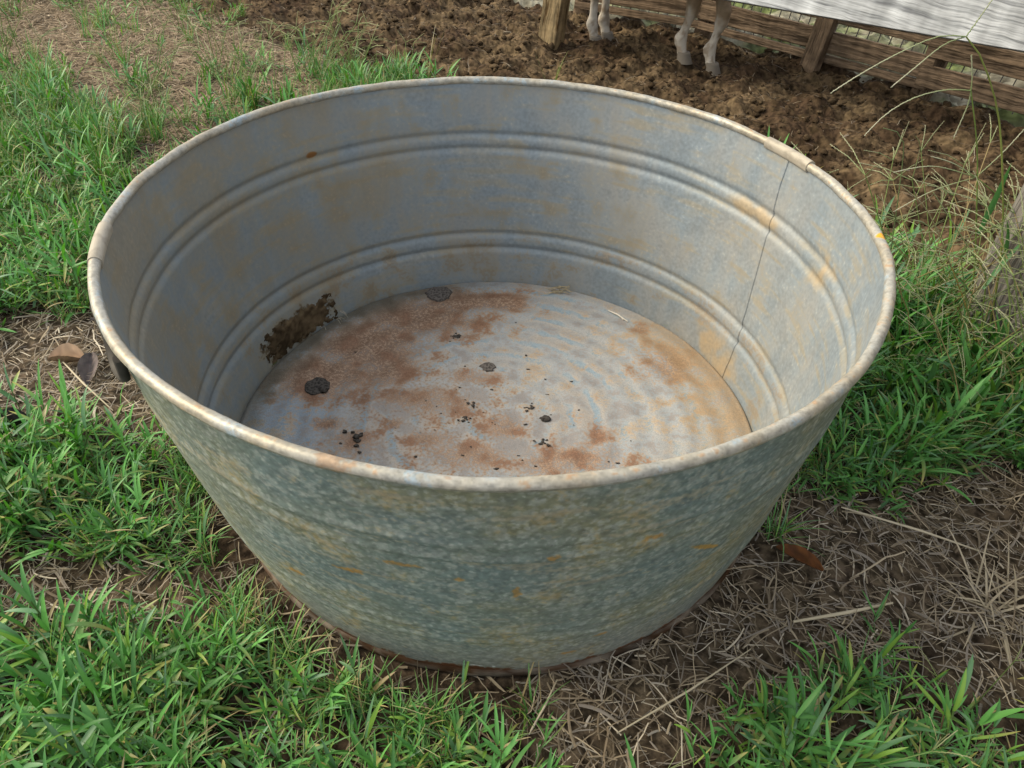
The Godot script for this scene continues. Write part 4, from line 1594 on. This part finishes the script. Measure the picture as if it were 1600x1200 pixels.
	var mud := func(u: float, v: float) -> Vector3:
		var a := deg_to_rad(lerpf(-164.0, -139.0, u))
		var hh := lerpf(0.052, 0.118, v)
		var e := minf(minf(u, 1.0 - u) * 6.0, minf(v * 8.0 + 0.3, (1.0 - v) * 4.0))
		var nz := n_mid.get_noise_2d(u * 0.9, v * 0.35) + 0.5 * n_fine.get_noise_2d(u * 0.5, v * 0.2)
		var th := -0.0016 + 0.0042 * smoothstep(0.0, 0.9, e + 1.2 * nz) + 0.0020 * nz
		var r := tub_r(hh, a) - 0.0036 - th
		return Vector3(cos(a) * r, hh, sin(a) * r) + askew(hh)
	grid(s, 60, 24, mud, false, 1.0)
	flip_check(s, -1.0)
	for i in s.v.size():
		s.c[i] = Color(0.085, 0.060, 0.037).lerp(Color(0.16, 0.118, 0.072), clampf(0.5 + 1.5 * n_fine.get_noise_3d(s.v[i].x, s.v[i].y, s.v[i].z), 0.0, 1.0))
	part("mud", s.mesh(), M.clod, mp)
	for k in 7:
		var rs := Soup.new()
		var an := deg_to_rad(-142.0 + rng.randf_range(-4, 3))
		var p := Vector3(cos(an), 0, sin(an)) * rng.randf_range(0.485, 0.50) + Vector3(0, rng.randf_range(0.06, 0.085), 0)
		var e := Vector3(rng.randf_range(-0.01, 0.025), rng.randf_range(-0.02, 0.015), rng.randf_range(-0.005, 0.02))
		var c := Color(0.40, 0.36, 0.28)
		tube(rs, [p, p + e * 0.5 + Vector3(0, 0.004, 0), p + e], [0.0007, 0.0007, 0.0004], 4, [c, c, c], false)
		part("rootlet", rs.mesh(), M.straw, mp)


# ------------------------------------------------------------------ leaves and bits on the yard
func dead_leaf(length: float, width: float, curl: float, col: Color, col2: Color) -> ArrayMesh:
	var s := Soup.new()
	var at := func(u: float, v: float) -> Vector3:
		var x := (v - 0.5) * length
		var w := width * pow(sin(PI * clampf(v * 0.96 + 0.02, 0.0, 1.0)), 0.7)
		var q := u * 2.0 - 1.0
		var y := absf(q) * curl * w + 0.12 * length * pow(absf(v - 0.5) * 2.0, 2.0) * curl + 0.06 * width * n_mid.get_noise_2d(u * 0.4 + length, v * 0.4)
		return Vector3(x, y, q * w * 0.5)
	grid(s, 8, 14, at, false, 1.0)
	for i in s.v.size():
		if s.n[i].y < 0.0:
			s.n[i] = -s.n[i]
		s.c[i] = col.lerp(col2, clampf(0.5 + 1.5 * n_mid.get_noise_2d(s.uv[i].x * 0.3, s.uv[i].y * 0.5 + length * 10.0), 0.0, 1.0))
	rewind(s)
	return s.mesh()


func place_leaf(called: String, label: String, cat: String, x: float, z: float, turn: float, m: Mesh, lift := 0.008) -> void:
	var o := part(called, m, M.straw, self)
	o.position = Vector3(x, height(x, z) + lift, z)
	o.rotation = Vector3(rng.randf_range(-0.15, 0.15), turn, rng.randf_range(-0.15, 0.15))
	tag(o, label, cat)


func build_yard_debris() -> void:
	place_leaf("dead_leaf", "curled rust-brown dead leaf on straw to the right of the tub foot", "leaf", 0.545, 0.295, -0.7, dead_leaf(0.085, 0.036, 0.5, Color(0.15, 0.055, 0.015), Color(0.07, 0.028, 0.010)), 0.016)
	place_leaf("dead_leaf", "curled tan dead leaf on the bare patch left of the tub", "leaf", -0.965, -0.185, 0.2, dead_leaf(0.075, 0.05, 0.7, Color(0.42, 0.29, 0.19), Color(0.30, 0.21, 0.14)), 0.018)
	place_leaf("dead_leaf", "crumpled dark grey leaf on the bare patch beside the tan leaf", "leaf", -0.90, -0.155, 1.9, dead_leaf(0.10, 0.04, 0.6, Color(0.13, 0.105, 0.10), Color(0.07, 0.06, 0.06)), 0.014)
	place_leaf("dead_leaf", "long dark rotten leaf at the grass edge left of the tub rim", "leaf", -0.90, -0.335, 0.05, dead_leaf(0.16, 0.035, 0.4, Color(0.12, 0.10, 0.10), Color(0.06, 0.05, 0.05)), 0.014)
	place_leaf("dead_leaf", "black crumpled leaf at the left edge of the bare patch", "leaf", -0.955, 0.04, 0.6, dead_leaf(0.06, 0.045, 1.0, Color(0.028, 0.025, 0.025), Color(0.06, 0.052, 0.05)), 0.018)
	# longer straws that stand out
	var longs := [
		[Vector3(-0.96, 0.03, -0.165), Vector3(-0.80, 0.012, -0.035), 0.0022, "pale straw stem pointing at the tub from the tan leaf"],
		[Vector3(0.66, 0.03, 0.17), Vector3(0.92, 0.012, 0.26), 0.0024, "pair of pale straw stems crossing the dead grass at the right"],
		[Vector3(0.50, 0.03, 0.42), Vector3(0.68, 0.025, 0.375), 0.0032, "broad tan straw blade lying in front of the lower right grass"],
		[Vector3(0.20, 0.012, 0.60), Vector3(0.42, 0.03, 0.47), 0.0017, "thin grey straw slanting over the bare soil in front of the tub"],
		[Vector3(0.075, 0.012, 0.60), Vector3(0.115, 0.02, 0.525), 0.0018, "short pale straw on the dark soil under the front of the tub"],
	]
	for q in longs:
		var s := Soup.new()
		var m: Vector3 = (q[0] + q[1]) / 2.0 + Vector3(0, 0.012, 0.008)
		var c := Color(0.46, 0.40, 0.29)
		tube(s, [Vector3.ZERO, m - q[0], q[1] - q[0]], [q[2] * 0.7, q[2], q[2] * 0.5], 5, [c, c * 1.1, c])
		var o := part("straw", s.mesh(), M.straw, self)
		o.position = q[0] + Vector3(0, height(q[0].x, q[0].z), 0)
		tag(o, q[3], "straw")
	# bleached dry tussock at the lower right
	var dt := thing("dry_tussock", "bleached dry grass tussock fanning out at the lower right edge", "grass", Vector3(0.87, height(0.87, 0.36), 0.36))
	for k in 3:
		var s := Soup.new()
		for i in 15:
			var c := Color(0.28, 0.235, 0.16).lerp(Color(0.42, 0.36, 0.26), rng.randf())
			blade(s, Vector3(rng.randf_range(-0.04, 0.04), -0.003, rng.randf_range(-0.03, 0.03)), rng.randf() * TAU, rng.randf_range(0.07, 0.16), rng.randf_range(0.0025, 0.005), rng.randf_range(0.7, 1.3), rng.randf_range(0.1, 0.6), c, c, rng.randf_range(-0.3, 0.3), 0.8)
		var mi := part("dry_blades", s.mesh(), M.straw, dt)
		mi.set_meta("kind", "stuff")
	# sprouts on the pen soil behind the rim
	var sprouts := [[-0.36, -2.16, 0.20, "pale dry seedling sticking up behind the far rim, left of its middle"], [0.16, -2.06, 0.19, "small green grass sprout sticking up behind the middle of the far rim"]]
	for q in sprouts:
		var t := thing("grass_sprout", q[3], "grass", Vector3(q[0], height(q[0], q[1]), q[1]))
		for k in 6:
			var s := Soup.new()
			var c := Color(0.20, 0.26, 0.10) if q[0] > 0.0 else Color(0.40, 0.36, 0.24)
			blade(s, Vector3(rng.randf_range(-0.008, 0.008), -0.005, 0), rng.randf() * TAU, q[2] * rng.randf_range(0.6, 1.25), 0.0035, rng.randf_range(0.05, 0.4), rng.randf_range(0.0, 0.5), c, c * 1.3, 0.0, 0.9)
			part("blade", s.mesh(), M.leaf, t)


# ------------------------------------------------------------------ tall seed stalks at the right
func smooth(pts: Array, n: int) -> Array:
	var c := Curve3D.new()
	for i in pts.size():
		var t: Vector3 = (pts[mini(i + 1, pts.size() - 1)] - pts[maxi(i - 1, 0)]) / 6.0
		c.add_point(pts[i], -t, t)
	var out := []
	for i in n + 1:
		out.append(c.sample_baked(c.get_baked_length() * i / n, true))
	return out


func stalk(label: String, stem: Array, r: float, col: Color, spikes: Array, scol: Color, tip: Color, leaves := []) -> void:
	var base: Vector3 = stem[0]
	var t := thing("seed_stalk", label, "grass stalk", base, 0.0, "tall seed stalks beside the grey post")
	var rel := []
	for p in stem:
		rel.append(p - base)
	var pts := smooth(rel, 16)
	var rad := []
	var cols := []
	for i in 17:
		rad.append(lerpf(r, r * 0.55, i / 16.0))
		cols.append(col * (1.0 + 0.15 * sin(i * 1.3)))
	var s := Soup.new()
	tube(s, pts, rad, 6, cols)
	part("stem", s.mesh(), M.leaf, t)
	for k in spikes:
		var q := []
		for p in k:
			q.append(p - base)
		s = Soup.new()
		spike(s, smooth(q, 10), 0.0019, scol, tip)
		part("seed_spike", s.mesh(), M.leaf, t)
	for k in leaves:
		s = Soup.new()
		blade(s, k[0] - base, k[1], k[2], k[3], k[4], k[5], Color(0.06, 0.17, 0.06), Color(0.09, 0.21, 0.07), 0.1)
		part("leaf", s.mesh(), M.leaf, t)


func build_seed_stalks() -> void:
	var gr := Color(0.19, 0.27, 0.07)
	var yl := Color(0.25, 0.29, 0.08)
	var pale := Color(0.55, 0.53, 0.44)
	var sg := Color(0.24, 0.31, 0.13)
	var z := -0.35
	stalk("tallest seed stalk, its long spikes arching left below the grey board", [Vector3(1.155, 0.0, -0.30), Vector3(1.11, 0.243, z), Vector3(1.026, 0.438, z), Vector3(0.951, 0.58, z), Vector3(0.876, 0.678, z), Vector3(0.828, 0.718, z)], 0.0024, yl,
		[[Vector3(0.828, 0.718, z), Vector3(0.777, 0.716, z), Vector3(0.714, 0.683, z), Vector3(0.657, 0.643, z), Vector3(0.616, 0.609, z)], [Vector3(0.828, 0.718, z), Vector3(0.794, 0.703, z), Vector3(0.758, 0.662, z), Vector3(0.726, 0.624, z)], [Vector3(0.828, 0.718, z), Vector3(0.838, 0.749, z), Vector3(0.847, 0.779, z), Vector3(0.855, 0.814, z)]], sg, pale,
		[[Vector3(1.11, 0.243, z), 2.6, 0.16, 0.011, 0.3, 0.5]])
	z = -0.40
	stalk("second tallest seed stalk with a white-tipped spike arching left over the soil", [Vector3(1.13, 0.0, -0.34), Vector3(1.09, 0.212, z), Vector3(0.97, 0.496, z), Vector3(0.908, 0.608, z)], 0.002, gr,
		[[Vector3(0.908, 0.608, z), Vector3(0.861, 0.608, z), Vector3(0.805, 0.591, z), Vector3(0.761, 0.557, z), Vector3(0.732, 0.511, z)], [Vector3(0.908, 0.608, z), Vector3(0.914, 0.579, z), Vector3(0.914, 0.514, z)], [Vector3(0.908, 0.608, z), Vector3(0.899, 0.634, z), Vector3(0.88, 0.674, z)]], sg, pale,
		[[Vector3(1.06, 0.30, z), 2.2, 0.19, 0.013, 0.15, 0.3]])
	z = -0.45
	stalk("bowed seed stalk whose four spikes spread over the pen soil", [Vector3(1.30, 0.0, -0.50), Vector3(1.24, 0.16, z), Vector3(1.178, 0.296, z), Vector3(1.129, 0.347, z), Vector3(1.029, 0.41, z)], 0.002, gr,
		[[Vector3(1.029, 0.41, z), Vector3(0.927, 0.431, z), Vector3(0.847, 0.414, z)], [Vector3(1.029, 0.41, z), Vector3(0.967, 0.439, z), Vector3(0.912, 0.453, z)], [Vector3(1.029, 0.41, z), Vector3(1.06, 0.465, z), Vector3(1.082, 0.518, z)], [Vector3(1.029, 0.41, z), Vector3(0.949, 0.375, z), Vector3(0.881, 0.321, z)]], sg, pale)
	z = -0.5
	stalk("thin hooked stalk rising just behind the right side of the rim", [Vector3(0.955, 0.0, -0.46), Vector3(0.951, 0.143, z), Vector3(0.905, 0.339, z), Vector3(0.872, 0.458, z), Vector3(0.845, 0.485, z), Vector3(0.815, 0.491, z)], 0.0016, Color(0.17, 0.22, 0.10), [], sg, pale)
	z = -0.3
	stalk("dry golden stalk leaning left in front of the grey post", [Vector3(1.165, 0.0, -0.30), Vector3(1.143, 0.025, z), Vector3(1.044, 0.171, z), Vector3(0.968, 0.272, z)], 0.0022, Color(0.42, 0.30, 0.10),
		[[Vector3(0.968, 0.272, z), Vector3(0.866, 0.399, z), Vector3(0.791, 0.452, z)]], Color(0.34, 0.28, 0.16), Color(0.40, 0.34, 0.22))
	stalk("short green stalk with two spikes reaching towards the rim", [Vector3(1.12, 0.0, -0.24), Vector3(1.09, 0.15, z), Vector3(1.05, 0.255, z), Vector3(1.012, 0.293, z)], 0.002, gr,
		[[Vector3(1.012, 0.293, z), Vector3(0.944, 0.274, z), Vector3(0.866, 0.255, z)], [Vector3(1.012, 0.293, z), Vector3(0.93, 0.373, z), Vector3(0.86, 0.441, z)]], sg, Color(0.36, 0.38, 0.22),
		[[Vector3(1.09, 0.15, z), 3.6, 0.17, 0.012, 0.7, 0.6], [Vector3(1.06, 0.22, z), 5.6, 0.14, 0.012, 0.6, 0.5]])
	# the thicket round them
	var root := Node3D.new()
	root.name = "tall_grass"
	root.set_meta("kind", "stuff")
	root.set_meta("label", "tall rank grass thicket round the grey post")
	add_child(root)
	var variants := []
	for k in 5:
		var s := Soup.new()
		for i in 7:
			var g := greens()
			blade(s, Vector3(rng.randf_range(-0.03, 0.03), -0.004, rng.randf_range(-0.03, 0.03)), rng.randf() * TAU, rng.randf_range(0.12, 0.24), rng.randf_range(0.005, 0.011), rng.randf_range(0.1, 0.6), rng.randf_range(0.3, 1.3), g, g, rng.randf_range(-0.3, 0.3), 0.7)
		for i in 4:
			var yaw := rng.randf() * TAU
			var d := Vector3(cos(yaw), 0, sin(yaw))
			var h := rng.randf_range(0.16, 0.42)
			var top := d * h * rng.randf_range(0.3, 0.9) + Vector3(0, h, 0)
			var c := Color(0.20, 0.27, 0.09) if rng.randf() < 0.7 else Color(0.36, 0.28, 0.13)
			tube(s, [Vector3.ZERO, top * 0.5 + Vector3(0, 0.03, 0), top], [0.0017, 0.0014, 0.001], 5, [c, c, c], false)
			for q in rng.randi_range(2, 4):
				var e := (d * rng.randf_range(0.2, 1.2) + Vector3(rng.randf_range(-1, 1), rng.randf_range(-0.2, 0.6), rng.randf_range(-1, 1))).normalized() * rng.randf_range(0.06, 0.12)
				spike(s, [top, top + e * 0.5 + Vector3(0, 0.006, 0), top + e], 0.0016, Color(0.22, 0.29, 0.12), Color(0.44, 0.43, 0.31))
		variants.append(s.mesh())
	for k in 5:
		var places := []
		var cols := []
		for i in 22:
			var x := rng.randf_range(0.86, 1.40)
			var zz := rng.randf_range(-0.50, -0.02)
			if Vector2(x, zz).length() < 1.0 or (Vector2(x, zz) - Vector2(1.225, -0.37)).length() < 0.11:
				continue
			places.append(Transform3D(Basis(Vector3.UP, rng.randf() * TAU).scaled(Vector3.ONE * rng.randf_range(0.7, 1.1)), Vector3(x, height(x, zz), zz)))
			cols.append(Color.WHITE * rng.randf_range(0.8, 1.1))
		copies("tall_grass_clump", variants[k], M.leaf, places, cols, root)
